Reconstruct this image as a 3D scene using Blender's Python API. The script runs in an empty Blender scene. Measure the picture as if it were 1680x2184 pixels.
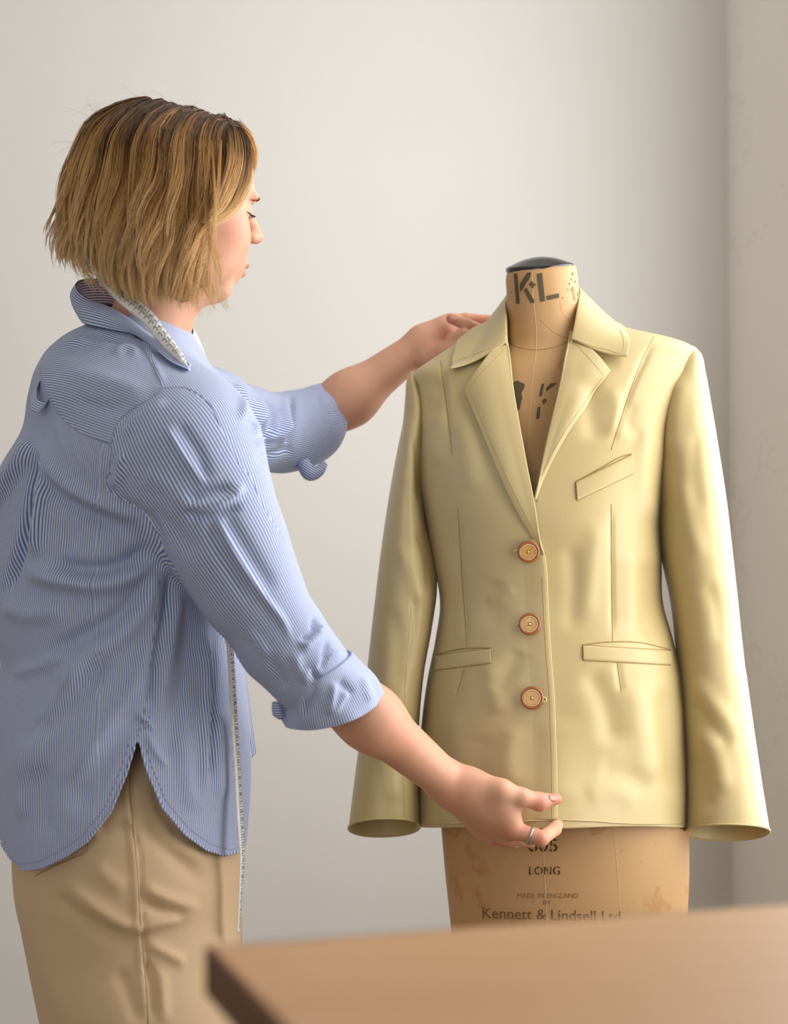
import bpy, bmesh, math, random
import numpy as np
from mathutils import Vector
from mathutils.bvhtree import BVHTree

# ------------------------------------------------------------------ camera, world, lights, exposure
SC = bpy.context.scene
F_PX = 3560.0                      # focal length in pixels of the 1680 x 2184 frame
CAM = np.array([0.0, 0.0, 1.09])
PITCH = math.radians(1.7)
cam_data = bpy.data.cameras.new('camera')
cam_data.sensor_fit = 'HORIZONTAL'
cam_data.sensor_width = 24.0
cam_data.lens = F_PX / 1680.0 * 24.0
cam_data.clip_start = 0.05
cam_data.dof.use_dof = True
cam_data.dof.focus_distance = 2.16
cam_data.dof.aperture_fstop = 2.6
cam = bpy.data.objects.new('camera', cam_data)
SC.collection.objects.link(cam)
cam.location = CAM
cam.rotation_euler = (math.pi / 2 + PITCH, 0, 0)
SC.camera = cam

world = bpy.data.worlds.new('world')
SC.world = world
world.use_nodes = True
bg = world.node_tree.nodes['Background']
bg.inputs['Color'].default_value = (1.0, 0.99, 0.98, 1)
bg.inputs['Strength'].default_value = 1.0

def area(name, loc, rot, sx, sy, power, color):
    d = bpy.data.lights.new(name, 'AREA')
    d.shape = 'RECTANGLE'; d.size = sx; d.size_y = sy; d.energy = power; d.color = color
    o = bpy.data.objects.new(name, d)
    SC.collection.objects.link(o)
    o.location = loc; o.rotation_euler = rot
    return o
# daylight through the big window in the right-hand wall
area('window_light', (0.80, 2.25, 1.65), (0, math.radians(90), 0), 2.0, 1.35, 47.0, (1.0, 0.995, 0.985))
# added fill lamp to lift the front, at an invented window behind the camera
area('fill_light_rear', (-1.3, -3.02, 1.6), (math.radians(90), 0, 0), 2.2, 1.7, 40.0, (0.96, 0.985, 1.0))

SC.view_settings.view_transform = 'Standard'
SC.view_settings.look = 'None'
SC.view_settings.gamma = 1.0
SC.view_settings.use_curve_mapping = False
SC.view_settings.exposure = -0.24

rng = np.random.default_rng(7)
random.seed(7)

# ------------------------------------------------------------------ helpers
_cp, _sp = math.cos(PITCH), math.sin(PITCH)
def rays(px, py):
    u = (np.asarray(px, float) - 840.0) / F_PX
    v = (1092.0 - np.asarray(py, float)) / F_PX
    u, v = np.broadcast_arrays(u, v)
    return np.stack([u, _cp - _sp * v, _sp + _cp * v], -1)
def P(px, py, d):
    r = rays(px, py)
    d = np.asarray(d, float)
    return CAM + r * (d / r[..., 1])[..., None]
def proj(p):
    q = np.asarray(p) - CAM
    f = q[..., 1] * _cp + q[..., 2] * _sp
    v = -q[..., 1] * _sp + q[..., 2] * _cp
    return 840.0 + q[..., 0] / f * F_PX, 1092.0 - v / f * F_PX

def catmull(pts, n):
    """n points along a Catmull-Rom curve through pts (rows of any dimension), even in chord length"""
    p = np.asarray(pts, float)
    if len(p) == 2:
        t = np.linspace(0, 1, n)[:, None]
        return p[0] * (1 - t) + p[1] * t
    L = np.r_[0, np.cumsum(np.maximum(np.linalg.norm(np.diff(p, axis=0), axis=1), 1e-9))]
    return hermite(L, p, np.linspace(0, L[-1], n))
def hermite(x, y, xq):
    """monotone-ish cubic through (x, y) read at xq; y may have columns"""
    x = np.asarray(x, float); y = np.asarray(y, float); xq = np.clip(np.asarray(xq, float), x[0], x[-1])
    flat = y.ndim == 1
    if flat: y = y[:, None]
    h = np.diff(x)[:, None]
    s = np.diff(y, axis=0) / h
    m = np.empty_like(y)
    m[0] = s[0]; m[-1] = s[-1]
    m[1:-1] = (s[:-1] * h[1:] + s[1:] * h[:-1]) / (h[1:] + h[:-1])
    i = np.clip(np.searchsorted(x, xq, side='right') - 1, 0, len(x) - 2)
    hh = h[i]; t = ((xq - x[i])[..., None]) / hh
    t2, t3 = t * t, t * t * t
    r = y[i] * (2*t3 - 3*t2 + 1) + m[i] * hh * (t3 - 2*t2 + t) + y[i+1] * (3*t2 - 2*t3) + m[i+1] * hh * (t3 - t2)
    return r[..., 0] if flat else r
def smooth01(a, b, x):
    t = np.clip((x - a) / (b - a), 0, 1)
    return t * t * (3 - 2 * t)

ORIGIN = {}
def tag(o, label=None, cat=None, group=None, kind=None):
    if label: o['label'] = label
    if cat: o['category'] = cat
    if group: o['group'] = group
    if kind: o['kind'] = kind
    return o
def empty(name, loc):
    o = bpy.data.objects.new(name, None)
    SC.collection.objects.link(o)
    o.location = [float(c) for c in loc]
    o.empty_display_size = 0.05
    ORIGIN[o] = np.array(loc, float)
    return o
def mk(name, V, Fc, mat=None, parent=None, attrs=None, smooth=True, solid=0.0, offset=-1.0, origin=None, uv=None):
    """link one mesh object; V world points, Fc list of face arrays (n x 3 / n x 4) or one array or list of lists"""
    V = np.asarray(V, float)
    org = ORIGIN[parent] if parent is not None else (np.zeros(3) if origin is None else np.asarray(origin, float))
    me = bpy.data.meshes.new(name)
    if isinstance(Fc, np.ndarray): Fc = [Fc]
    if len(Fc) and isinstance(Fc[0], (list, tuple)):
        me.from_pydata((V - org).tolist(), [], Fc)
    else:
        loops = np.concatenate([f.reshape(-1) for f in Fc]).astype(np.int32)
        tot = np.concatenate([np.full(len(f), f.shape[1]) for f in Fc]).astype(np.int32)
        start = np.r_[0, np.cumsum(tot)[:-1]].astype(np.int32)
        me.vertices.add(len(V)); me.vertices.foreach_set('co', (V - org).astype(np.float32).ravel())
        me.loops.add(len(loops)); me.loops.foreach_set('vertex_index', loops)
        me.polygons.add(len(tot)); me.polygons.foreach_set('loop_start', start); me.polygons.foreach_set('loop_total', tot)
        me.update(calc_edges=True); me.validate()
    if smooth:
        me.polygons.foreach_set('use_smooth', np.ones(len(me.polygons), bool))
    for k, a in (attrs or {}).items():
        at = me.attributes.new(k, 'FLOAT', 'POINT')
        at.data.foreach_set('value', np.asarray(a, np.float32))
    if mat: me.materials.append(mat)
    o = bpy.data.objects.new(name, me)
    SC.collection.objects.link(o)
    if parent is not None: o.parent = parent
    else: o.location = [float(c) for c in org]
    ORIGIN[o] = org
    if solid:
        m = o.modifiers.new('thickness', 'SOLIDIFY'); m.thickness = solid; m.offset = offset
    return o
def grid_faces(n, m, close_m=False):
    i = np.arange(n - 1)[:, None]; j = np.arange(m if close_m else m - 1)[None]
    j2 = (j + 1) % m
    return np.stack(np.broadcast_arrays(i * m + j, i * m + j2, (i + 1) * m + j2, (i + 1) * m + j), -1).reshape(-1, 4)
def merge(parts):
    V, Fs, n = [], [], 0
    for v, f in parts:
        V.append(np.asarray(v, float))
        for g in (f if isinstance(f, list) else [f]): Fs.append(np.asarray(g) + n)
        n += len(v)
    return np.concatenate(V), Fs
def frames(pts):
    t = np.gradient(pts, axis=0); t /= np.linalg.norm(t, axis=1)[:, None] + 1e-12
    ref = np.array([0, 1.0, 0]) if abs(t[0][1]) < 0.9 else np.array([0, 0, 1.0])
    n = np.empty_like(t); a = ref - t[0] * (ref @ t[0]); n[0] = a / np.linalg.norm(a)
    for i in range(1, len(t)):
        a = n[i-1] - t[i] * (n[i-1] @ t[i]); n[i] = a / (np.linalg.norm(a) + 1e-12)
    return t, n, np.cross(t, n)
def tube(pts, r, sides=8, cap=True):
    pts = np.asarray(pts, float); k = len(pts)
    r = np.broadcast_to(np.asarray(r, float), (k,))
    t, n, b = frames(pts)
    a = np.arange(sides) / sides * 2 * np.pi
    V = pts[:, None] + r[:, None, None] * (np.cos(a)[None, :, None] * n[:, None] + np.sin(a)[None, :, None] * b[:, None])
    Fs = [grid_faces(k, sides, True)]
    V = V.reshape(-1, 3)
    if cap:
        V = np.r_[V, pts[:1], pts[-1:]]
        j = np.arange(sides); j2 = (j + 1) % sides
        Fs.append(np.stack([np.full(sides, k * sides), j2, j], -1))
        Fs.append(np.stack([np.full(sides, k * sides + 1), (k - 1) * sides + j, (k - 1) * sides + j2], -1))
    return V, Fs
def lathe(profile, n=48, loc=(0, 0, 0), axis=(0, 0, 1)):
    """profile rows (r, h) turned about axis through loc"""
    ax = np.array(axis, float); ax /= np.linalg.norm(ax)
    e = np.array([1.0, 0, 0]) if abs(ax[0]) < 0.9 else np.array([0, 0, 1.0])
    u = np.cross(ax, e); u /= np.linalg.norm(u); v = np.cross(ax, u)
    pr = np.asarray(profile, float); a = np.arange(n) / n * 2 * np.pi
    V = np.asarray(loc) + pr[:, 1][:, None, None] * ax + pr[:, 0][:, None, None] * (np.cos(a)[None, :, None] * u + np.sin(a)[None, :, None] * v)
    return V.reshape(-1, 3), [grid_faces(len(pr), n, True)]
def bevel_box(lo, hi, b=0.003):
    """box with chamfered edges as verts, faces"""
    bm = bmesh.new()
    bmesh.ops.create_cube(bm, size=1.0)
    lo = np.array(lo, float); hi = np.array(hi, float)
    for v in bm.verts:
        v.co = Vector(lo + (hi - lo) * (np.array(v.co) + 0.5))
    bmesh.ops.bevel(bm, geom=bm.edges[:], offset=b, segments=2, affect='EDGES', profile=0.5)
    bm.verts.index_update()
    V = np.array([v.co[:] for v in bm.verts]); Fc = [[v.index for v in f.verts] for f in bm.faces]
    bm.free()
    return V, Fc
def bvh_of(V, Fs):
    polys = []
    for f in (Fs if isinstance(Fs, list) else [Fs]): polys += np.asarray(f).tolist()
    return BVHTree.FromPolygons([tuple(v) for v in np.asarray(V).tolist()], polys)
def cast(bvh, px, py, off=0.0, default=2.3):
    """points of a surface as seen along the pixel rays, lifted by off (m) toward the viewer's side of it"""
    px = np.asarray(px, float); py = np.asarray(py, float); off = np.broadcast_to(off, px.shape)
    r = rays(px, py); out = np.empty(r.shape)
    o = Vector(CAM)
    last = default
    for idx in np.ndindex(px.shape):
        d = Vector(r[idx]).normalized()
        hit, nor, _, _ = bvh.ray_cast(o, d)
        if hit is None:
            out[idx] = P(px[idx], py[idx], last)
            continue
        if nor.dot(d) > 0: nor = -nor
        last = hit[1]
        nn = nor if nor.dot(d) < -0.35 else (nor - d * 0.6).normalized()
        out[idx] = np.array(hit) + np.array(nn) * off[idx]
    return out
def poly_dist(px, py, poly, closed=True):
    """distance in pixels to a polyline; for closed polygons negative outside, positive inside"""
    q = np.asarray(poly, float)
    a = q; b = np.roll(q, -1, axis=0)
    if not closed: a, b = q[:-1], q[1:]
    dmin = np.full(px.shape, 1e18); inside = np.zeros(px.shape, bool)
    for (ax, ay), (bx, by) in zip(a, b):
        vx, vy = bx - ax, by - ay
        t = np.clip(((px - ax) * vx + (py - ay) * vy) / (vx * vx + vy * vy + 1e-12), 0, 1)
        dmin = np.minimum(dmin, (px - ax - t * vx) ** 2 + (py - ay - t * vy) ** 2)
        if closed:
            c = ((ay > py) != (by > py)) & (px < (bx - ax) * (py - ay) / (by - ay + 1e-12) + ax)
            inside ^= c
    d = np.sqrt(dmin)
    return np.where(inside, d, -d) if closed else d
def ridge_field(px, py, ridges):
    """sum of soft folds; each (points, width_px, height_m) with optional one-sided skew"""
    out = np.zeros(px.shape)
    for rd in ridges:
        pts, w, h = rd[0], rd[1], rd[2]
        skew = rd[3] if len(rd) > 3 else 0.0
        q = catmull(pts, max(8, 6 * len(pts)))
        lo = q.min(0) - 3.5 * w; hi = q.max(0) + 3.5 * w
        m = (px > lo[0]) & (px < hi[0]) & (py > lo[1]) & (py < hi[1])
        if not m.any(): continue
        x, y = px[m], py[m]
        L = np.r_[0, np.cumsum(np.linalg.norm(np.diff(q, axis=0), axis=1))]
        best = np.full(x.shape, 1e18); bt = np.zeros(x.shape); bs = np.zeros(x.shape)
        for k in range(len(q) - 1):
            vx, vy = q[k+1] - q[k]
            ll = vx * vx + vy * vy + 1e-12
            t = np.clip(((x - q[k, 0]) * vx + (y - q[k, 1]) * vy) / ll, 0, 1)
            ex = x - q[k, 0] - t * vx; ey = y - q[k, 1] - t * vy
            d = ex * ex + ey * ey
            c = d < best
            best[c] = d[c]; bt[c] = ((L[k] + t * math.sqrt(ll)) / L[-1])[c]; bs[c] = np.sign(ey * vx - ex * vy)[c]
        ww = w * np.where(bs > 0, 1 + skew, 1 - skew)
        taper = smooth01(0, 0.22, bt) * smooth01(0, 0.22, 1 - bt)
        out[m] += h * taper * np.exp(-best / (ww * ww))
    return out
def vert_normals(V, Fs):
    N = np.zeros_like(V)
    for f in (Fs if isinstance(Fs, list) else [Fs]):
        a, b, c = V[f[:, 0]], V[f[:, 1]], V[f[:, 2]]
        n = np.cross(b - a, (V[f[:, 3]] if f.shape[1] == 4 else c) - a) if f.shape[1] == 3 else np.cross(c - a, V[f[:, 3]] - b)
        for k in range(f.shape[1]):
            for ax in range(3): N[:, ax] += np.bincount(f[:, k], n[:, ax], len(V))
    return N / (np.linalg.norm(N, axis=1)[:, None] + 1e-12)
def tris_of(Fs):
    out = []
    for f in (Fs if isinstance(Fs, list) else [Fs]):
        out += [f] if f.shape[1] == 3 else [f[:, [0, 1, 2]], f[:, [0, 2, 3]]]
    return np.concatenate(out)
def clip_mesh(V, T, field, attrs=None):
    """keep the part of a triangle mesh where field > 0, cut exactly along field = 0"""
    A = dict(attrs or {})
    s = field > 0
    cnt = s[T].sum(1)
    keep = [T[cnt == 3]]
    newV, newA, n = [], {k: [] for k in A}, len(V)
    cache = {}
    def cut(i, j):
        nonlocal n
        key = (i, j) if i < j else (j, i)
        if key in cache: return cache[key]
        t = field[i] / (field[i] - field[j])
        newV.append(V[i] + t * (V[j] - V[i]))
        for k in A: newA[k].append(A[k][i] + t * (A[k][j] - A[k][i]))
        cache[key] = n; n += 1
        return cache[key]
    extra = []
    for tri in T[(cnt == 1) | (cnt == 2)].tolist():
        while not (s[tri[0]] and not s[tri[2]]) : tri = tri[1:] + tri[:1]
        a, b, c = tri
        if s[b]:
            p, q = cut(b, c), cut(c, a); extra += [[a, b, p], [a, p, q]]
        else:
            p, q = cut(a, b), cut(c, a); extra.append([a, p, q])
    if extra: keep.append(np.array(extra))
    T2 = np.concatenate(keep)
    V2 = np.r_[V, np.array(newV)] if newV else V
    A2 = {k: np.r_[A[k], newA[k]] for k in A}
    used = np.unique(T2); remap = np.full(len(V2), -1); remap[used] = np.arange(len(used))
    return V2[used], remap[T2], {k: v[used] for k, v in A2.items()}

# ------------------------------------------------------------------ implicit surfaces
class Cone:                                   # round cone between two joints, optionally flattened along one axis
    def __init__(s, a, b, ra, rb, k=0.01, sub=False, flat=None, fk=1.0):
        s.a, s.b, s.ra, s.rb, s.k, s.sub = np.array(a, float), np.array(b, float), ra, rb, k, sub
        s.flat = None if flat is None else np.array(flat, float) / np.linalg.norm(flat)
        s.fk = fk
    def d(s, p):
        q = p - s.a; ba = s.b - s.a
        if s.flat is not None:
            q = q + (q @ s.flat)[..., None] * s.flat * (1 / s.fk - 1)
            ba = ba + (ba @ s.flat) * s.flat * (1 / s.fk - 1)
        h = np.clip((q @ ba) / (ba @ ba + 1e-12), 0, 1)
        return np.linalg.norm(q - h[..., None] * ba, axis=-1) - (s.ra + (s.rb - s.ra) * h)
class Ell:
    def __init__(s, c, r, k=0.01, R=None, sub=False):
        s.c, s.r, s.k, s.sub = np.array(c, float), np.array(r, float), k, sub
        s.R = np.eye(3) if R is None else np.array(R, float)      # rows = axes
    def d(s, p):
        q = (p - s.c) @ s.R.T
        k0 = np.linalg.norm(q / s.r, axis=-1); k1 = np.linalg.norm(q / (s.r * s.r), axis=-1)
        return k0 * (k0 - 1) / (k1 + 1e-9)
class Rows:                                   # stack of ellipses given by height: x centre, half width, depth centre, half depth
    def __init__(s, z, xc, w, yc, h, k=0.01, grow=0.0):
        o = np.argsort(z)
        s.z = np.array(z, float)[o]; s.t = np.stack([np.array(v, float)[o] for v in (xc, w, yc, h)], -1)
        s.k, s.sub, s.grow = k, False, grow
    def at(s, z): return hermite(s.z, s.t, z)
    def d(s, p):
        z = p[..., 2]
        t = s.at(z)
        w = np.maximum(t[..., 1] + s.grow, 1e-3); h = np.maximum(t[..., 3] + s.grow, 1e-3)
        a = (p[..., 0] - t[..., 0]) / w; b = (p[..., 1] - t[..., 2]) / h
        q = np.sqrt(a * a + b * b)
        g = np.sqrt((a / w) ** 2 + (b / h) ** 2) / (q + 1e-9)
        d = (q - 1) / (g + 1e-9)
        d = np.where(q < 0.2, -np.minimum(w, h) * (1 - q), d)
        return np.maximum(d, np.maximum(s.z[0] - z, z - s.z[-1]))
def smin(a, b, k):
    h = np.clip(0.5 + 0.5 * (b - a) / k, 0, 1)
    return b + (a - b) * h - k * h * (1 - h)
def combine(prims, p):
    f = None
    for q in prims:
        d = q.d(p)
        if f is None: f = d if not q.sub else np.full(d.shape, 1.0)
        elif q.sub: f = -smin(-f, d, q.k)
        else: f = smin(f, d, q.k)
    return f
def sdf_mesh(prims, lo, hi, h, B=14):
    """naive surface nets over the blocks that the surface passes through"""
    lo = np.array(lo, float); hi = np.array(hi, float)
    nb = np.ceil((hi - lo) / (B * h)).astype(int)
    ix = np.stack(np.meshgrid(*[np.arange(n) for n in nb], indexing='ij'), -1).reshape(-1, 3)
    cen = lo + (ix + 0.5) * B * h
    rad = B * h * 0.87 + 2 * h
    D = np.stack([q.d(cen) for q in prims], 1)
    kk = np.array([q.k for q in prims])
    fc = combine(prims, cen)
    act = np.where(np.abs(fc) < rad * 1.35 + 0.01)[0]
    n = B + 2
    g = np.arange(n)
    off = np.stack(np.meshgrid(g, g, g, indexing='ij'), -1)
    dims = nb * B + 4
    Vk, Vp, Q = [], [], []
    for bi in act:
        sel = [q for q, dd, k in zip(prims, D[bi], kk) if dd < rad * 1.4 + k]
        if not sel or all(q.sub for q in sel): continue
        base = ix[bi] * B
        p = lo + (base + off) * h
        f = combine(sel, p)
        if f.min() > 0 or f.max() < 0: continue
        s = f < 0
        c = [s[i:n-1+i, j:n-1+j, k:n-1+k] for i in (0, 1) for j in (0, 1) for k in (0, 1)]
        num = sum(a.astype(np.int8) for a in c)
        cell = (num > 0) & (num < 8)
        if not cell.any(): continue
        ci = np.argwhere(cell)
        acc = np.zeros((len(ci), 3)); cntc = np.zeros(len(ci))
        for ax in range(3):
            e = np.eye(3, dtype=int)[ax]; o1, o2 = [np.eye(3, dtype=int)[x] for x in range(3) if x != ax]
            for u in (0, 1):
                for v in (0, 1):
                    a = ci + u * o1 + v * o2; b = a + e
                    fa = f[a[:, 0], a[:, 1], a[:, 2]]; fb = f[b[:, 0], b[:, 1], b[:, 2]]
                    m = (fa < 0) != (fb < 0)
                    t = fa / (fa - fb + 1e-15)
                    pt = a + t[:, None] * e
                    acc[m] += pt[m]; cntc[m] += 1
        vp = lo + (base + acc / cntc[:, None]) * h
        gk = base + ci
        key = (gk[:, 0] * dims[1] + gk[:, 1]) * dims[2] + gk[:, 2]
        Vk.append(key); Vp.append(vp)
        for ax in range(3):
            e = np.eye(3, dtype=int)[ax]; o1, o2 = [np.eye(3, dtype=int)[x] for x in ((1, 2), (2, 0), (0, 1))[ax]]
            sl = s[1:-1, 1:-1, 1:-1]
            sh = s[1 + e[0]:n - 1 + e[0], 1 + e[1]:n - 1 + e[1], 1 + e[2]:n - 1 + e[2]]
            ed = np.argwhere(sl != sh) + 1
            if not len(ed): continue
            neg = sl[ed[:, 0]-1, ed[:, 1]-1, ed[:, 2]-1]
            qs = []
            for dd in (np.zeros(3, int), -o1, -o1 - o2, -o2):
                gg = base + ed + dd
                qs.append((gg[:, 0] * dims[1] + gg[:, 1]) * dims[2] + gg[:, 2])
            qq = np.stack(qs, -1)
            qq[~neg] = qq[~neg][:, ::-1]
            Q.append(qq)
    K = np.concatenate(Vk); Pp = np.concatenate(Vp); Q = np.concatenate(Q)
    uk, first = np.unique(K, return_index=True)
    V = Pp[first]
    pos = np.searchsorted(uk, Q); pos = np.clip(pos, 0, len(uk) - 1)
    ok = (uk[pos] == Q).all(1)
    return V, pos[ok]
def largest(V, Q):
    """the biggest connected piece of a surface"""
    lab = np.arange(len(V))
    while True:
        m = lab[Q].min(1); new = lab.copy()
        for k in range(Q.shape[1]): np.minimum.at(new, Q[:, k], m)
        new = new[new]
        if (new == lab).all(): break
        lab = new
    big = np.bincount(lab).argmax()
    keep = lab == big; rm = np.cumsum(keep) - 1
    return V[keep], rm[Q[keep[Q[:, 0]]]]
def relax(V, Q, it=2, lam=0.5):
    e = np.concatenate([Q[:, [0, 1]], Q[:, [1, 2]], Q[:, [2, 3]], Q[:, [3, 0]]]) if Q.shape[1] == 4 else np.concatenate([Q[:, [0, 1]], Q[:, [1, 2]], Q[:, [2, 0]]])
    deg = np.bincount(e[:, 0], minlength=len(V)) + np.bincount(e[:, 1], minlength=len(V))
    for i in range(2 * it):
        A = np.stack([np.bincount(e[:, 0], V[e[:, 1], a], len(V)) + np.bincount(e[:, 1], V[e[:, 0], a], len(V)) for a in range(3)], -1)
        A /= np.maximum(deg, 1)[:, None]
        V = V + (lam if i % 2 == 0 else -lam * 1.03) * (A - V)
    return V

# ------------------------------------------------------------------ materials
def node(nt, t, loc=None, **kw):
    n = nt.nodes.new(t)
    for k, v in kw.items():
        if k in n.inputs: n.inputs[k].default_value = v
        else: setattr(n, k, v)
    return n
def base_mat(name):
    m = bpy.data.materials.new(name); m.use_nodes = True
    nt = m.node_tree
    return m, nt, nt.nodes['Principled BSDF']
def rgb(r, g, b):                             # sRGB 0-255 to linear
    f = lambda c: c / 12.92 if c <= 0.04045 else ((c + 0.055) / 1.055) ** 2.4
    return (f(r / 255), f(g / 255), f(b / 255), 1)
def mix(nt, fac, a, b):
    n = node(nt, 'ShaderNodeMix', data_type='RGBA')
    for sock, v in ((n.inputs[0], fac), (n.inputs[6], a), (n.inputs[7], b)):
        if hasattr(v, 'is_output'): nt.links.new(v, sock)
        else: sock.default_value = v
    return n.outputs[2]
def mth(nt, op, a, b=None, c=None, clamp=False):
    n = node(nt, 'ShaderNodeMath', operation=op, use_clamp=clamp)
    for i, v in enumerate((a, b, c)):
        if v is None: continue
        if hasattr(v, 'is_output'): nt.links.new(v, n.inputs[i])
        else: n.inputs[i].default_value = v
    return n.outputs[0]
def attr(nt, name):
    return node(nt, 'ShaderNodeAttribute', attribute_name=name).outputs['Fac']
def noise(nt, scale, detail=2.0, coord=None, rough=0.5):
    n = node(nt, 'ShaderNodeTexNoise'); n.inputs['Scale'].default_value = scale
    n.inputs['Detail'].default_value = detail; n.inputs['Roughness'].default_value = rough
    c = coord if coord is not None else node(nt, 'ShaderNodeTexCoord').outputs['Object']
    nt.links.new(c, n.inputs['Vector'])
    return n.outputs['Fac']
def bump(nt, bsdf, height, strength=0.2, dist=0.001):
    b = node(nt, 'ShaderNodeBump'); b.inputs['Strength'].default_value = strength; b.inputs['Distance'].default_value = dist
    nt.links.new(height, b.inputs['Height']); nt.links.new(b.outputs[0], bsdf.inputs['Normal'])
def plain(name, col, rough=0.6, var=0.06, scale=30, bstr=0.1, bscale=400, spec=0.4, metal=0.0, coat=0.0):
    m, nt, b = base_mat(name)
    dark = tuple(c * (1 - var) for c in col[:3]) + (1,)
    lite = tuple(min(1, c * (1 + var)) for c in col[:3]) + (1,)
    nt.links.new(mix(nt, noise(nt, scale, 3), dark, lite), b.inputs['Base Color'])
    b.inputs['Roughness'].default_value = rough; b.inputs['Specular IOR Level'].default_value = spec
    b.inputs['Metallic'].default_value = metal; b.inputs['Coat Weight'].default_value = coat
    if bstr: bump(nt, b, noise(nt, bscale, 3), bstr, 0.0006)
    return m
def cloth(name, col, rough=0.62, weave=1500, spec=0.35, sheen=0.15, var=0.04, bstr=0.25):
    """plain woven cloth: fine warp and weft relief, faint slubs"""
    m, nt, b = base_mat(name)
    tc = node(nt, 'ShaderNodeTexCoord').outputs['Object']
    def stretch(sx, sy, sz):
        mp = node(nt, 'ShaderNodeMapping'); mp.inputs['Scale'].default_value = (sx, sy, sz)
        nt.links.new(tc, mp.inputs['Vector']); return mp.outputs[0]
    warp = noise(nt, 1.0, 1, stretch(weave, weave, weave * 0.12)); weft = noise(nt, 1.0, 1, stretch(weave * 0.12, weave * 0.12, weave))
    h = mth(nt, 'ADD', warp, weft)
    big = noise(nt, 14, 3)
    k = mth(nt, 'ADD', mth(nt, 'MULTIPLY', h, 0.35), mth(nt, 'MULTIPLY', big, 0.3))
    dark = tuple(c * (1 - 2 * var) for c in col[:3]) + (1,); lite = tuple(min(1, c * (1 + 2 * var)) for c in col[:3]) + (1,)
    nt.links.new(mix(nt, k, dark, lite), b.inputs['Base Color'])
    b.inputs['Roughness'].default_value = rough; b.inputs['Specular IOR Level'].default_value = spec
    b.inputs['Sheen Weight'].default_value = sheen; b.inputs['Sheen Roughness'].default_value = 0.4
    bump(nt, b, h, bstr, 0.0004)
    return m

# ------------------------------------------------------------------ the room
wall_m, nt, b = base_mat('painted_plaster_white')
nt.links.new(mix(nt, noise(nt, 1.6, 5), rgb(234, 232, 229), rgb(240, 238, 235)), b.inputs['Base Color'])
b.inputs['Roughness'].default_value = 0.85
bump(nt, b, noise(nt, 9, 6), 0.25, 0.004)
wallb_m, nt, b = base_mat('painted_plaster_back')
nt.links.new(mix(nt, noise(nt, 1.6, 5), rgb(219, 217, 213), rgb(224, 222, 218)), b.inputs['Base Color'])
b.inputs['Roughness'].default_value = 0.85
bump(nt, b, noise(nt, 9, 6), 0.25, 0.004)
wall2_m, nt, b = base_mat('painted_plaster_warm_white')
cr = node(nt, 'ShaderNodeTexVoronoi', feature='DISTANCE_TO_EDGE'); cr.inputs['Scale'].default_value = 2.3
mp = node(nt, 'ShaderNodeMapping'); mp.inputs['Scale'].default_value = (1, 1.2, 3.2)
tcn = node(nt, 'ShaderNodeTexCoord'); dn = node(nt, 'ShaderNodeTexNoise'); dn.inputs['Scale'].default_value = 4; dn.inputs['Detail'].default_value = 5
nt.links.new(tcn.outputs['Object'], mp.inputs['Vector']); nt.links.new(mp.outputs[0], dn.inputs['Vector'])
va = node(nt, 'ShaderNodeVectorMath', operation='ADD'); nt.links.new(mp.outputs[0], va.inputs[0]); nt.links.new(dn.outputs['Color'], va.inputs[1])
nt.links.new(va.outputs[0], cr.inputs['Vector'])
crack = mth(nt, 'MULTIPLY', mth(nt, 'LESS_THAN', cr.outputs['Distance'], 0.012), mth(nt, 'GREATER_THAN', noise(nt, 3.0, 4), 0.57))
nt.links.new(mix(nt, mth(nt, 'MULTIPLY', crack, 0.35), rgb(242, 236, 226), rgb(196, 186, 170)), b.inputs['Base Color'])
b.inputs['Roughness'].default_value = 0.85
bump(nt, b, mth(nt, 'SUBTRACT', noise(nt, 7, 6), mth(nt, 'MULTIPLY', crack, 0.6)), 0.3, 0.006)
grey_m = plain('painted_plaster_grey', rgb(150, 146, 140), 0.85, 0.04, 3, 0.1, 40)
floor_m = plain('floorboards_pale', rgb(140, 120, 96), 0.55, 0.12, 4, 0.2, 60)

BACK_Y, RIGHT_X = 3.6, 0.722
def slab(name, lo, hi, mat):
    V, Fc = bevel_box(lo, hi, 0.002)
    o = mk(name, V, Fc, mat, smooth=False)
    o['kind'] = 'structure'
    return o
slab('wall_back', (-3.4, BACK_Y, 0), (RIGHT_X + 0.15, BACK_Y + 0.15, 3.0), wallb_m)
# right wall: the part the picture shows, and beyond it the window opening that lets the daylight in
WIN = (1.55, 2.95, 0.65, 2.65)
slab('wall_right', (RIGHT_X, WIN[1], 0), (RIGHT_X + 0.15, BACK_Y, 3.0), wall2_m)
slab('floor', (-3.4, -3.0, -0.1), (RIGHT_X + 0.15, BACK_Y + 0.15, 0), floor_m)
slab('ceiling', (-3.4, -3.0, 3.0), (RIGHT_X + 0.15, BACK_Y + 0.15, 3.1), wall_m)
slab('wall_left', (-3.5, -3.0, 0), (-3.4, BACK_Y + 0.15, 3.0), wall_m)
slab('wall_front', (-3.4, -3.1, 0), (-2.4, -3.0, 3.0), wall_m)
slab('wall_front', (-0.2, -3.1, 0), (RIGHT_X + 0.15, -3.0, 3.0), wall_m)
slab('wall_front', (-2.4, -3.1, 0), (-0.2, -3.0, 0.75), wall_m)  # below the unseen opening added for the rear fill lamp
slab('wall_front', (-2.4, -3.1, 2.45), (-0.2, -3.0, 3.0), wall_m)
frame_m = plain('window_paint', rgb(232, 230, 224), 0.5, 0.03, 10, 0.05, 60)
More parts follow.
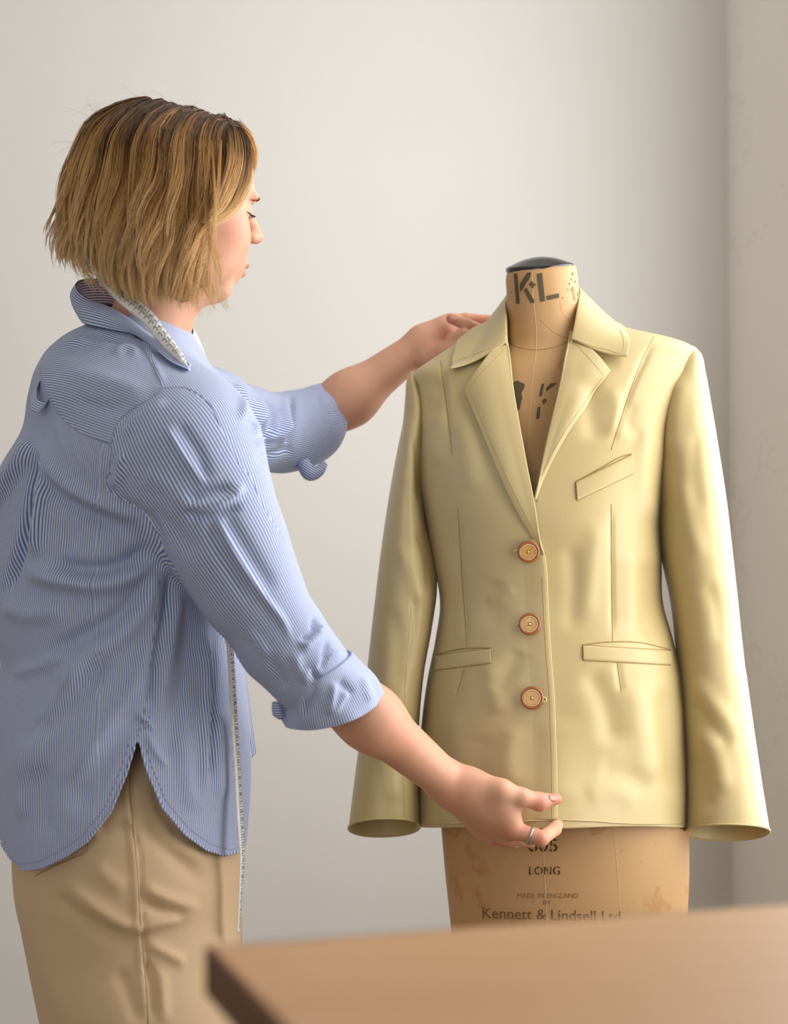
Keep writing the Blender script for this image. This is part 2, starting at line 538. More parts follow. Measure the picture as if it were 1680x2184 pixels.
def window(name, p0, ax, ln, z0, z1):
    """painted wooden frame with two mullions and a rail, standing in an opening"""
    root = empty(name, p0); root['kind'] = 'structure'
    n = np.array([-ax[1], ax[0], 0.0]); ax = np.array(ax, float)
    def bar(a0, a1, c0, c1):
        V, Fc = bevel_box((a0, -0.015, c0), (a1, 0.015, c1), 0.003)
        mk('frame', np.array(p0, float) * [1, 1, 0] + V[:, :1] * ax + V[:, 1:2] * n + V[:, 2:] * np.array([0, 0, 1.0]), Fc, frame_m, root, smooth=False)
    for a in (0.0, ln / 3 - 0.02, 2 * ln / 3 - 0.02, ln - 0.05): bar(a, a + 0.05, z0, z1)
    for c in (z0, (z0 + z1) / 2, z1 - 0.05): bar(0, ln, c, c + 0.05)
slab('wall_right', (RIGHT_X, -3.0, 0), (RIGHT_X + 0.15, WIN[0], 3.0), wall2_m)
slab('wall_right', (RIGHT_X, WIN[0], 0), (RIGHT_X + 0.15, WIN[1], WIN[2]), wall2_m)
slab('wall_right', (RIGHT_X, WIN[0], WIN[3]), (RIGHT_X + 0.15, WIN[1], 3.0), wall2_m)
window('window_1', (RIGHT_X + 0.13, WIN[0], WIN[2]), (0, 1, 0), WIN[1] - WIN[0], WIN[2], WIN[3])
window('fill_window_rear', (-2.4, -3.08, 0.75), (1, 0, 0), 2.2, 0.75, 2.45)  # unseen window, added to go with the rear fill lamp

# ------------------------------------------------------------------ cutting table in front
wood_m, nt, b = base_mat('table_wood')
tc = node(nt, 'ShaderNodeTexCoord').outputs['Object']
mp = node(nt, 'ShaderNodeMapping'); mp.inputs['Scale'].default_value = (1.2, 14, 14); nt.links.new(tc, mp.inputs['Vector'])
nt.links.new(mix(nt, noise(nt, 1.6, 4, mp.outputs[0]), rgb(198, 148, 98), rgb(214, 170, 122)), b.inputs['Base Color'])
b.inputs['Roughness'].default_value = 0.5
bump(nt, b, noise(nt, 6, 5, mp.outputs[0]), 0.15, 0.001)
edge_m = plain('table_edge_dark', rgb(98, 60, 28), 0.6, 0.15, 20, 0.15, 80)

TZ = CAM[2] - 0.245                                            # table top height
def on_table(px, py):
    r = rays(px, py); return CAM + r * ((TZ - CAM[2]) / r[2])
t0 = on_table(436, 2018); t1 = on_table(1680, 1926); t2 = on_table(752, 2184)
ux = (t1 - t0) / np.linalg.norm(t1 - t0)
uy = np.array([ux[1], -ux[0], 0.0])                            # toward the camera
if uy @ (t2 - t0) < 0: uy = -uy
e = (t2 - t0) / np.linalg.norm(t2 - t0)
print('table angle', math.degrees(math.acos(ux @ e)))
table = empty('cutting_table', (t0[0], t0[1], 0))
tag(table, 'brown wooden cutting table with a dark edge, out of focus in front', 'table')
def table_box(name, a0, a1, b0, b1, z0, z1, mat, bev=0.002):
    V, Fc = bevel_box((a0, b0, z0), (a1, b1, z1), bev)
    V = np.array([t0[0], t0[1], 0]) + V[:, :1] * ux + V[:, 1:2] * uy + V[:, 2:] * np.array([0, 0, 1.0])
    return mk(name, V, Fc, mat, table, smooth=False)
TL, TD, TT = 0.66, 0.62, 0.030
for k in range(4):                                             # boards of the top, laid along the table
    table_box('board', 0.004, TL, 0.004 + k * (TD - 0.004) / 4, 0.0036 + (k + 1) * (TD - 0.004) / 4, TZ - TT, TZ, wood_m, 0.0006)
table_box('edge_band', 0, 0.004, 0, TD, TZ - TT, TZ - 0.0002, edge_m, 0.0008)
table_box('edge_band', 0.004, TL, 0, 0.004, TZ - TT, TZ - 0.0002, edge_m, 0.0008)
for a in (0.10, TL - 0.16):
    for c in (0.06, TD - 0.12):
        table_box('leg', a, a + 0.055, c, c + 0.055, 0, TZ - TT - 0.08, edge_m, 0.003)
table_box('apron', 0.10, TL - 0.11, 0.065, 0.085, TZ - TT - 0.085, TZ - TT, edge_m)
table_box('apron', 0.10, TL - 0.11, TD - 0.085, TD - 0.065, TZ - TT - 0.085, TZ - TT, edge_m)

# ------------------------------------------------------------------ dress form
D0 = 2.34
def ring_px(y, L, R, d0, h, n, m=120, k=0.0, expo=2.0):
    """one horizontal ring whose silhouettes are at pixels L, R on row y"""
    a = np.arange(m) / m * 2 * np.pi
    ca, sa = np.cos(a), np.sin(a)
    ex = 2.0 / expo
    c = np.sign(ca) * np.abs(ca) ** ex; s = np.sign(sa) * np.abs(sa) ** ex
    return (L + R) / 2 + (R - L) / 2 * c, y + k * -s, d0 - h * s
def loft_rows(rows, n, m=120, expo=2.0, kk=0.0):
    """rows (y, L, R, d0, h): rings swept down the rows; x measured at the ring's own depth so sides stay put"""
    r = np.asarray(rows, float)
    yq = np.linspace(r[0, 0], r[-1, 0], n)
    t = hermite(r[:, 0], r[:, 1:], yq)
    a = np.arange(m) / m * 2 * np.pi
    ca, sa = np.cos(a), np.sin(a); ex = 1.0 if callable(expo) else 2.0 / expo
    if callable(expo): ex = (2.0 / expo(yq))[:, None]
    c = np.sign(ca) * np.abs(ca) ** ex; s = np.sign(sa) * np.abs(sa) ** ex
    c, s = np.broadcast_to(c, (n, m)), np.broadcast_to(s, (n, m))
    Lw = P(t[:, 0], yq, t[:, 2]); Rw = P(t[:, 1], yq, t[:, 2])
    cx = (Lw + Rw) / 2; wx = (Rw[:, 0] - Lw[:, 0]) / 2
    V = np.empty((n, m, 3))
    V[..., 0] = cx[:, :1] + wx[:, None] * c
    V[..., 1] = cx[:, 1:2] - t[:, 3:4] * s
    V[..., 2] = cx[:, 2:3]
    return V, yq, a

linen_m, nt, b = base_mat('form_linen')
st = noise(nt, 9, 6); st2 = noise(nt, 26, 6)
base = mix(nt, noise(nt, 5, 4), rgb(178, 138, 90), rgb(194, 154, 106))
stain = mth(nt, 'MULTIPLY', mth(nt, 'SUBTRACT', 1.0, mth(nt, 'MULTIPLY', mth(nt, 'ABSOLUTE', mth(nt, 'SUBTRACT', st, 0.60)), 28.0), clamp=True), mth(nt, 'GREATER_THAN', st2, 0.5))
base = mix(nt, mth(nt, 'MULTIPLY', stain, 0.45), base, rgb(160, 104, 52))
base = mix(nt, mth(nt, 'MULTIPLY', mth(nt, 'GREATER_THAN', noise(nt, 240, 2), 0.74), 0.5), base, rgb(120, 82, 44))
nt.links.new(base, b.inputs['Base Color'])
b.inputs['Roughness'].default_value = 0.6
bump(nt, b, noise(nt, 900, 2), 0.3, 0.0005)
black_m = plain('black_lacquer', rgb(22, 22, 24), 0.18, 0.1, 20, 0.02, 100, spec=0.6)
steel_m = plain('stand_iron', rgb(60, 58, 56), 0.4, 0.1, 20, 0.05, 100, metal=0.8)
ink_m = plain('stencil_ink', rgb(88, 76, 54), 0.75, 0.18, 60, 0.0)
ink2_m = plain('stencil_ink_dark', rgb(74, 54, 32), 0.75, 0.35, 160, 0.0)
seam_m = plain('form_seam_thread', rgb(214, 184, 138), 0.7, 0.1, 40, 0.0)
seamd_m = plain('form_seam_dark', rgb(140, 100, 58), 0.7, 0.1, 40, 0.0)
rust_m = plain('rust_stain', rgb(176, 114, 58), 0.7, 0.2, 60, 0.0)

form_rows = [
    (570, 1084, 1226, 2.327, 0.046), (582, 1080, 1229, 2.327, 0.049), (620, 1080, 1233, 2.328, 0.050), (660, 1080, 1238, 2.332, 0.051),
    (715, 1078, 1243, 2.336, 0.054), (742, 1070, 1256, 2.338, 0.058), (765, 1040, 1290, 2.34, 0.066), (800, 980, 1370, 2.34, 0.078),
    (860, 930, 1400, 2.34, 0.092), (1000, 928, 1382, 2.34, 0.108), (1100, 935, 1385, 2.34, 0.110), (1300, 960, 1398, 2.34, 0.086),
    (1500, 925, 1440, 2.34, 0.108), (1650, 930, 1457, 2.34, 0.116), (1757, 940, 1466, 2.34, 0.118), (1850, 948, 1467, 2.34, 0.117),
    (1985, 962, 1461, 2.34, 0.114), (2130, 978, 1450, 2.34, 0.110)]
form_base = P(1205, 2130, D0)
form = empty('dress_form', (form_base[0], D0, 0))
tag(form, 'linen covered dress form with black neck cap, wearing the yellow blazer', 'dress form')
FV, fy, fa = loft_rows(form_rows, 220, 120, 2.15)
n, m = FV.shape[:2]
wt = smooth01(700, 590, fy)[:, None] if False else (1 - smooth01(590, 720, fy))[:, None]
FV[..., 2] += wt * (-0.175 * (2.327 - FV[..., 1]) + 0.062 * (FV[..., 0] - FV[:, :, 0].mean(1, keepdims=True)))   # the neck is cut sloping forward
Vf = FV.reshape(-1, 3); Ff = [grid_faces(n, m, True)]
cap0 = FV[0].mean(0); cap1 = FV[-1].mean(0)
j = np.arange(m); j2 = (j + 1) % m
Vt = np.r_[Vf, [cap0, cap1]]
Ft = Ff + [np.stack([np.full(m, n * m), j2, j], -1), np.stack([np.full(m, n * m + 1), (n - 1) * m + j, (n - 1) * m + j2], -1)]
torso = mk('torso', Vt, Ft, linen_m, form)
form_bvh = bvh_of(Vf, Ff)
# neck cap: a lacquered disc with a low dome, tipped with the neck
cc = P(1150.5, 572.0, 2.327)
ax = np.array([-0.068, -0.19, 1.0])
V, Fs = lathe([(0.0, -0.004), (0.0455, -0.004), (0.0472, -0.003), (0.0476, 0.0), (0.0472, 0.0028), (0.0455, 0.0042), (0.040, 0.0062), (0.030, 0.0105), (0.018, 0.0140), (0.008, 0.0156), (0.0, 0.016)], 64, cc, ax)
mk('neck_cap', V, Fs, black_m, form)
# stand
V, Fs = lathe([(0, 0), (0.05, 0), (0.05, 0.012), (0.018, 0.02), (0.016, 0.05), (0.016, form_base[2] + 0.01)], 24, (form_base[0], D0, 0.03))
mk('pole', V, Fs, steel_m, form)
for k in range(3):
    a = k * 2.094 + 0.5
    c = np.array([form_base[0], D0, 0.0]); dr = np.array([math.cos(a), math.sin(a), 0])
    pts = catmull([c + [0, 0, 0.14], c + dr * 0.08 + [0, 0, 0.13], c + dr * 0.17 + [0, 0, 0.05], c + dr * 0.23 + [0, 0, 0.012]], 14)
    V, Fs = tube(pts, 0.012, 10); mk('leg', V, Fs, steel_m, form)

def strip_px(name, pts, width, bvh, mat, parent, off=0.0006, n=60):
    """thin flat line lying on a surface, width in metres"""
    q = catmull(pts, n); c = cast(bvh, q[:, 0], q[:, 1], off)
    V, Fs = tube(c, width / 2, 5)
    return mk(name, V, Fs, mat, parent)
strip_px('front_seam', [(1134, 580), (1137, 640), (1143, 700), (1143, 745), (1136, 800), (1131, 860), (1127, 940), (1124, 1000)], 0.0009, form_bvh, seam_m, form, 0.0, 160)
strip_px('front_seam', [(1156, 1768), (1160, 1850), (1164, 1930), (1167, 2000)], 0.0009, form_bvh, seam_m, form, 0.0, 60)
strip_px('side_seam', [(1309, 1758), (1314, 1830), (1320, 1920), (1324, 2000)], 0.0008, form_bvh, seam_m, form, 0.0, 60)
strip_px('neck_seam', [(1079, 728), (1100, 739), (1125, 745), (1146, 746), (1170, 743), (1195, 736), (1222, 722)], 0.0009, form_bvh, seamd_m, form, 0.0, 60)
def stencil(name, polys, mat, parent, off=0.0005, step=6.0):
    """flat stencil marks: pixel polygons cut small and laid on the form"""
    bm = bmesh.new()
    for q in polys:
        vs = [bm.verts.new((x, y, 0)) for x, y in q]
        try: bm.faces.new(vs)
        except ValueError: pass
    bmesh.ops.triangulate(bm, faces=bm.faces[:])
    for _ in range(4):
        long = [e for e in bm.edges if e.calc_length() > step]
        if not long: break
        bmesh.ops.subdivide_edges(bm, edges=long, cuts=1); bmesh.ops.triangulate(bm, faces=bm.faces[:])
    bm.verts.index_update()
    xy = np.array([v.co[:2] for v in bm.verts]); Fc = np.array([[v.index for v in f.verts] for f in bm.faces]); bm.free()
    V = cast(form_bvh, xy[:, 0], xy[:, 1], off)
    return mk(name, V, Fc, mat, parent, smooth=False)
z = lambda pts: [(1050 + x / 5.6, 540 + y / 5.6) for x, y in pts]
K = [z([(255, 246), (296, 246), (326, 600), (284, 606)]), z([(325, 372), (412, 235), (462, 232), (445, 300), (350, 445), (330, 468)]), z([(372, 438), (408, 410), (470, 520), (498, 560), (500, 592), (455, 598)])]
plus = [z([(462, 340), (484, 338), (486, 366), (514, 364), (516, 388), (488, 390), (490, 416), (468, 418), (464, 392), (440, 394), (438, 370), (462, 368)])]
Lm = [z([(528, 248), (592, 236), (628, 572), (570, 582)]), z([(642, 512), (794, 478), (796, 532), (650, 562)])]
o = stencil('neck_lettering', K + plus + Lm, ink_m, form); o['label'] = 'dark stencilled letters on the neck of the form'
specks = [[(a, b) for a, b in z([(cx - s, cy - t), (cx + s, cy - t * .4), (cx + s * .6, cy + t), (cx - s * .8, cy + t * .7)])] for cx, cy, s, t in
          [(952, 248, 7, 18), (940, 314, 6, 12), (985, 340, 4, 22), (918, 365, 5, 16), (896, 434, 6, 7), (936, 438, 9, 7), (958, 408, 6, 7), (838, 536, 8, 7), (228, 465, 5, 12), (1005, 380, 3, 9)]]
one = [z([(946, 420), (970, 408), (996, 560), (974, 572)])]
two = [z([(1008, 470), (1022, 452), (1032, 470), (1028, 510), (1016, 540), (1030, 545), (1028, 566), (1012, 566), (1016, 520), (1022, 482), (1010, 490)])]
stencil('neck_number', one + two, plain('stencil_ink_faded', rgb(140, 116, 80), 0.75, 0.18, 60, 0.0), form)
for sp_ in specks: stencil('ink_speck', [sp_], ink2_m, form)
zc = lambda pts: [(860 + x * 0.40476, 540 + y * 0.40476) for x, y in pts]
chest = [zc([(560, 690), (600, 672), (640, 690), (636, 715), (622, 735), (626, 760), (612, 826), (560, 826)]),
         zc([(728, 690), (742, 686), (730, 752), (713, 756)]), zc([(752, 712), (776, 686), (812, 684), (780, 706), (752, 730)]),
         zc([(738, 766), (748, 766), (746, 776), (756, 776), (754, 784), (745, 784), (743, 796), (735, 796), (736, 785), (728, 785), (730, 776), (737, 776)]),
         zc([(706, 812), (722, 808), (716, 872), (698, 874)])]
stencil('chest_lettering', chest, ink_m, form)
# rust tide lines on the neck
strip_px('tide_line', [(1194, 640), (1196, 660), (1205, 675), (1214, 688), (1220, 705), (1222, 716)], 0.0010, form_bvh, rust_m, form, -0.0003, 40)
strip_px('tide_line', [(1152, 682), (1165, 695), (1180, 708), (1196, 717), (1210, 722)], 0.0011, form_bvh, rust_m, form, -0.0003, 40)

def text_polys(txt, size=1.0):
    cu = bpy.data.curves.new('lettering', 'FONT'); cu.body = txt; cu.size = size; cu.align_x = 'CENTER'; cu.resolution_u = 3
    o = bpy.data.objects.new('lettering', cu); SC.collection.objects.link(o)
    dg = bpy.context.evaluated_depsgraph_get(); me = bpy.data.meshes.new_from_object(o.evaluated_get(dg))
    V = np.array([v.co[:] for v in me.vertices]); Fc = [list(p.vertices) for p in me.polygons]
    bpy.data.objects.remove(o); bpy.data.curves.remove(cu); bpy.data.meshes.remove(me)
    return V, Fc
def form_text(name, txt, cx, base_y, cap_h, width, mat, slope=0.0, gaps=()):
    """lettering printed on the form; gaps are the bridges of the stencil (pixel x, half width)"""
    V, Fc = text_polys(txt)
    w = V[:, 0].max() - V[:, 0].min()
    x = cx + (V[:, 0] - (V[:, 0].max() + V[:, 0].min()) / 2) * width / w
    y = base_y - V[:, 1] / 0.70 * cap_h + slope * (x - cx)
    Pw = cast(form_bvh, x, y, 0.0005)
    return mk(name, Pw, Fc, mat, form, smooth=False)
form_text('size_lettering', '805', 1158, 1816, 27, 62, ink2_m)
form_text('length_lettering', 'LONG', 1161, 1865, 17, 66, ink2_m)
faint = plain('stencil_ink_faint', rgb(142, 102, 60), 0.75, 0.25, 60, 0.0)
form_text('origin_lettering', 'MADE IN ENGLAND', 1168, 1915, 10, 130, faint)
form_text('origin_lettering', 'BY', 1167, 1929, 9, 17, faint)
form_text('maker_lettering', 'Kennett & Lindsell Ltd', 1176, 1962, 23, 294, plain('stencil_ink_worn', rgb(112, 84, 50), 0.75, 0.25, 60, 0.0), 0.028)
# the bridges of the stencil leave thin bare lines through the letters
for bx_, b0, b1 in ((1139, 1786, 1818), (1158, 1786, 1818), (1178, 1786, 1818), (1134, 1846, 1867), (1151, 1846, 1867), (1170, 1846, 1867), (1186, 1846, 1867)):
    stencil('stencil_bridge', [[(bx_ - 1.3, b0), (bx_ + 1.3, b0), (bx_ + 1.3, b1), (bx_ - 1.3, b1)]], linen_m, form, 0.0009)

# ------------------------------------------------------------------ blazer on the form
blazer_m = cloth('blazer_twill', rgb(186, 167, 118), 0.42, 1700, 0.45, 0.15, 0.02, 0.22)
thread_m = plain('blazer_thread', rgb(176, 152, 92), 0.7, 0.05, 60, 0.0)
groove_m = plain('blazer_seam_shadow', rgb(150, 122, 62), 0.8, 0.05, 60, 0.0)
light_thread_m = plain('buttonhole_thread', rgb(226, 216, 140), 0.6, 0.05, 60, 0.0)
bl = empty('blazer', (form_base[0], D0, 0.72))
tag(bl, 'pale yellow three button blazer with notched lapels worn by the dress form', 'jacket')

body_rows = [
    (690, 1040, 1300, 2.352, 0.020), (706, 1008, 1352, 2.350, 0.040), (724, 985, 1428, 2.348, 0.056), (745, 955, 1478, 2.346, 0.068), (770, 918, 1484, 2.344, 0.080), (798, 882, 1478, 2.342, 0.094),
    (840, 882, 1458, 2.34, 0.108), (900, 880, 1438, 2.34, 0.121), (960, 882, 1424, 2.34, 0.128), (1030, 890, 1412, 2.34, 0.132), (1110, 906, 1404, 2.34, 0.132), (1200, 924, 1408, 2.34, 0.122),
    (1290, 938, 1412, 2.34, 0.117), (1360, 929, 1431, 2.34, 0.122), (1450, 911, 1451, 2.34, 0.131), (1560, 897, 1459, 2.34, 0.138), (1660, 891, 1462, 2.34, 0.142), (1759, 888, 1463, 2.34, 0.144)]
BV, by, ba = loft_rows(body_rows, 400, 360, lambda y: 2.25 + 0.75 * smooth01(1150, 900, y))
n, m = BV.shape[:2]
# keep each front row on one image row (the hem is held level, a little lifted at the front)
sfront = np.clip(np.sin(ba), 0, 1)
for i in range(n):
    f = smooth01(900, 1500, by[i])
    want = P(np.full(m, 1200.0), by[i], BV[i, :, 1])[:, 2]
    BV[i, :, 2] += f * (want - BV[i, :, 2]) * sfront ** 0.5 * (sfront > 0)
Vb = BV.reshape(-1, 3); Fb = [grid_faces(n, m, True)]
Nb = vert_normals(Vb, Fb)
if (Nb[m * 200 + m // 4] @ np.array([0, -1, 0])) < 0: Fb = [Fb[0][:, ::-1]]; Nb = -Nb
px, py = proj(Vb)
facing = smooth01(0.05, 0.35, -Nb[:, 1])
ridges = [
    # shoulder and chest hollows
    ([(1250, 800), (1262, 880), (1275, 950)], 26, -0.006), ([(1302, 820), (1318, 880), (1310, 940)], 16, 0.003), ([(1350, 850), (1340, 900), (1375, 940)], 18, -0.003),
    ([(1395, 722), (1345, 830), (1303, 955)], 7, -0.0035), ([(942, 770), (950, 850), (963, 965)], 6, -0.003), ([(1385, 900), (1375, 1000), (1385, 1120)], 22, 0.006),
    ([(930, 860), (925, 940), (935, 1000)], 18, 0.004), ([(985, 880), (1000, 980), (1010, 1060)], 26, 0.004), ([(920, 800), (935, 830), (915, 900)], 14, -0.003),
    # waist darts and side hollows
    ([(976, 1075), (985, 1230), (996, 1385)], 6, -0.003), ([(1303, 1065), (1304, 1220), (1306, 1370)], 6, -0.003), ([(1316, 1408), (1325, 1480)], 7, -0.0025), ([(990, 1425), (974, 1485)], 7, -0.002),
    ([(960, 1150), (958, 1260), (950, 1360)], 16, 0.003), ([(1375, 1180), (1385, 1290), (1380, 1380)], 26, -0.007), ([(1345, 1170), (1350, 1260), (1345, 1340)], 24, 0.004),
    ([(1275, 1100), (1262, 1200), (1240, 1330)], 24, 0.004), ([(1215, 1150), (1225, 1260), (1215, 1360)], 20, -0.004),
    # folds around the buttons
    ([(1110, 1380), (1080, 1440), (1050, 1480)], 20, -0.004), ([(1060, 1230), (1045, 1290), (1070, 1340)], 26, -0.003), ([(1030, 1400), (1055, 1460), (1060, 1530)], 22, 0.004), ([(1100, 1250), (1075, 1270), (1030, 1280)], 14, 0.002),
    # skirt drape
    ([(1250, 1420), (1290, 1500), (1310, 1600)], 26, -0.006), ([(1350, 1440), (1370, 1560), (1390, 1680)], 30, 0.006), ([(1415, 1450), (1425, 1570), (1435, 1700)], 18, -0.006),
    ([(1240, 1700), (1300, 1680), (1370, 1712)], 24, 0.0028), ([(1270, 1640), (1330, 1655), (1390, 1700)], 28, -0.0028), ([(1100, 1540), (1085, 1620), (1095, 1680)], 24, 0.005), ([(960, 1500), (965, 1600), (960, 1700)], 26, 0.004), ([(1030, 1560), (1020, 1640), (1010, 1700)], 26, -0.003),
    ([(1190, 1520), (1192, 1640), (1190, 1720)], 40, 0.004)]
disp = ridge_field(px, py, ridges) * 0.75 * facing
EDGE = np.array([(1150, 1150), (1161, 1190), (1165, 1230), (1168, 1300), (1174, 1400), (1180, 1480), (1184, 1580), (1186, 1680), (1186, 1760)], float)
ex_ = np.interp(py, EDGE[:, 1], EDGE[:, 0])
disp = disp + 0.0012 * smooth01(ex_ - 190, ex_ - 60, px) * (1 - smooth01(ex_ - 40, ex_ + 30, px)) * smooth01(1120, 1190, py) * facing
# the hem drawn out toward the pinching hand
pull = 0.034 * np.exp(-(((px - 1160) / 150) ** 2 + ((py - 1765) / 120) ** 2)) * facing
Vb = Vb + Nb * disp[:, None] + np.array([0, -1.0, 0]) * pull[:, None]
body_bvh = bvh_of(Vb, Fb)
Tb = tris_of(Fb)
px, py = proj(Vb)
vneck = [(1070, 600), (1079, 720), (1084, 760), (1092, 830), (1104, 905), (1122, 1000), (1138, 1072), (1140, 1086), (1143, 1062), (1158, 990), (1180, 905), (1202, 820), (1216, 740), (1222, 715), (1240, 600)]
vd = -poly_dist(px, py, vneck)
vd = np.where(Nb[:, 1] > 0.0, np.maximum(20, vd), vd)
topd = py - 712.0                                          # open neck above the shoulders
topd = np.where((px > 1058) & (px < 1250), topd, 30)
Vc, Tc, _ = clip_mesh(Vb, Tb, np.minimum(vd, topd))
mk('body', Vc, Tc, blazer_m, bl, solid=0.0028)

def coons(A, B, ns, nt_, offs, bvh, bulge=None):
    """surface between pixel curves A (inner) and B (outer), ns rows along, nt_ columns across, lifted by offs(u, v)"""
    a = catmull(A, ns); c = catmull(B, ns)
    u = np.linspace(0, 1, nt_)
    q = a[:, None] * (1 - u)[None, :, None] + c[:, None] * u[None, :, None]
    v = np.linspace(0, 1, ns)[:, None]
    return cast(bvh, q[..., 0], q[..., 1], offs(u[None], v + 0 * u[None])), q
def panel(name, A, B, ns, nt_, offs, bvh, mat, parent, solid=0.0025):
    V, q = coons(A, B, ns, nt_, offs, bvh)
    Fs = [grid_faces(ns, nt_)]
    N = vert_normals(V.reshape(-1, 3), Fs)
    if N[:, 1].mean() > 0: Fs = [Fs[0][:, ::-1]]
    o = mk(name, V.reshape(-1, 3), Fs, mat, parent, solid=solid)
    if solid:
        bv = o.modifiers.new('edge', 'BEVEL'); bv.width = 0.0008; bv.segments = 2; bv.limit_method = 'ANGLE'
    return o, V, Fs

# front edge of the overlapping (viewer's left) front
edge = [(1150, 1150), (1161, 1190), (1165, 1230), (1168, 1300), (1174, 1400), (1180, 1480), (1184, 1580), (1186, 1680), (1186, 1748)]
inner = [(x - 58, y) for x, y in edge]
o, V, Fs = panel('front_edge', inner, edge, 150, 22, lambda u, v: -0.0002 + 0.0040 * smooth01(0.0, 0.9, u) * (0.5 + 0.5 * u) - 0.0008 * smooth01(0.94, 1, u), body_bvh, blazer_m, bl, 0.0022)
front_bvh = bvh_of(V.reshape(-1, 3), Fs)
def edge_line(name, pts, r, mat, off, bvh, parent=bl, n=70):
    q = catmull(pts, n); c = cast(bvh, q[:, 0], q[:, 1], off)
    V, Fs = tube(c, r, 6)
    return mk(name, V, Fs, mat, parent)
Vt_, Ft_ = tube(V[:, -1] + np.array([-0.0004, 0.0011, 0]), 0.0016, 8); mk('edge_roll', Vt_, Ft_, blazer_m, bl)
edge_line('topstitch', [(x - 9, y) for x, y in edge[2:]], 0.00032, thread_m, 0.0002, front_bvh, n=120)

# lapels
lapA = [(1079, 726), (1084, 760), (1092, 830), (1105, 905), (1123, 1000), (1139, 1080), (1152, 1160), (1157, 1182)]
lapB = [(991, 833), (1000, 855), (1018, 900), (1043, 960), (1073, 1030), (1105, 1095), (1138, 1150), (1158, 1184)]
lo = lambda u, v: (0.0022 + 0.0075 * (1 - u) ** 1.2 * (1 - 0.55 * v) + 0.006 * np.sin(np.pi * np.clip(u, 0, 1)) * (1 - v) + 0.004 * smooth01(0.3, 0.9, u) * smooth01(0.0, 0.5, 1 - v))
o1, V1, F1 = panel('lapel', lapA, lapB, 90, 34, lo, body_bvh, blazer_m, bl, 0.0024)
lapA2 = [(1217, 719), (1206, 770), (1196, 820), (1180, 885), (1162, 960), (1148, 1030), (1141, 1066)]
lapB2 = [(1300, 796), (1281, 822), (1246, 872), (1214, 920), (1185, 970), (1160, 1020), (1142, 1070)]
o2, V2, F2 = panel('lapel', lapA2, lapB2, 80, 34, lo, body_bvh, blazer_m, bl, 0.0024)
lap_bvh = bvh_of(V1.reshape(-1, 3), F1); lap2_bvh = bvh_of(V2.reshape(-1, 3), F2)
# roll of each lapel at the fold
for VV in (V1, V2):
    V, Fs = tube(VV[:, 0] + np.array([0, 0.0016, 0]), np.linspace(0.0019, 0.0012, len(VV)), 8); mk('lapel_roll', V, Fs, blazer_m, bl)
edge_line('topstitch', [(1002, 826), (1030, 793), (1060, 762), (1078, 742)], 0.0003, thread_m, 0.0001, lap_bvh)
edge_line('topstitch', [(1003, 834), (1012, 858), (1030, 900), (1055, 958), (1085, 1026), (1116, 1090), (1140, 1135)], 0.0003, thread_m, 0.0001, lap_bvh)
edge_line('topstitch', [(1286, 799), (1268, 778), (1245, 752), (1226, 733)], 0.0003, thread_m, 0.0001, lap2_bvh)
edge_line('topstitch', [(1287, 803), (1270, 826), (1236, 874), (1205, 920), (1177, 968), (1154, 1014)], 0.0003, thread_m, 0.0001, lap2_bvh)

# collar: stand, roll and fall around the neck
roll = [(1218, 722, 2.262), (1226, 685, 2.276), (1233, 645, 2.300), (1237, 619, 2.335), (1222, 606, 2.375), (1160, 600, 2.398), (1096, 612, 2.382), (1079, 640, 2.345), (1078, 672, 2.302), (1078, 705, 2.274), (1079, 730, 2.262)]
fall = [(1338, 758, 2.238), (1342, 728, 2.262), (1336, 706, 2.298), (1318, 694, 2.345), (1270, 690, 2.405), (1160, 690, 2.430), (1050, 712, 2.415), (1000, 738, 2.375), (978, 760, 2.325), (966, 774, 2.28), (960, 783, 2.240)]
NS, NU = 150, 26
a = catmull(np.array([(*P(x, y, d),) for x, y, d in roll]), NS); c = catmull(np.array([(*P(x, y, d),) for x, y, d in fall]), NS)
u = np.linspace(0, 1, NU)
Vc_ = a[:, None] * (1 - u)[None, :, None] + c[:, None] * u[None, :, None]
cen = P(1158, 690, 2.335)
outw = Vc_ - cen; outw[..., 2] = 0; outw /= np.linalg.norm(outw, axis=-1)[..., None]
bulge = np.sin(np.pi * u ** 0.8) * 0.009
Vc_ = Vc_ + outw * bulge[None, :, None] * 0.25 + np.array([0, 0, 1.0]) * bulge[None, :, None] * 0.3
tt = np.linspace(0, 1, NS)[:, None]
Vc_[..., 2] -= 0.0085 * np.sin(np.pi * u)[None] * (smooth01(0.82, 1.0, tt) + smooth01(0.82, 1.0, 1 - tt))
# keep the fall lying just clear of the shoulders
for i in range(NS):
    for j in range(NU):
        hit = body_bvh.ray_cast(Vector(Vc_[i, j] + [0, 0, 0.25]), Vector((0, 0, -1)))
        if hit[0] is not None and Vc_[i, j, 2] < hit[0][2] + 0.003 and abs(hit[0][2] - Vc_[i, j, 2]) < 0.06 and u[j] > 0.25 and Vc_[i, j, 1] > 2.28:
            Vc_[i, j, 2] = hit[0][2] + 0.003
    for j in range(NU):
        hp, hn, _, dist = body_bvh.find_nearest(Vector(Vc_[i, j]))
        if hp is not None:
            s = (Vector(Vc_[i, j]) - hp).dot(hn)
            if s < 0.0035: Vc_[i, j] = np.array(hp) + np.array(hn) * 0.0035
for _ in range(3):
    Vc_[1:-1, 1:-1] = (Vc_[1:-1, 1:-1] * 2 + Vc_[:-2, 1:-1] + Vc_[2:, 1:-1] + Vc_[1:-1, :-2] + Vc_[1:-1, 2:]) / 6
down = np.array([0, 0, -1.0])
stand = np.stack([a - outw[:, 0] * (0.002 + 0.002 * t) + down * (0.034 * t) for t in np.linspace(1, 0, 8)[:-1]], 1)
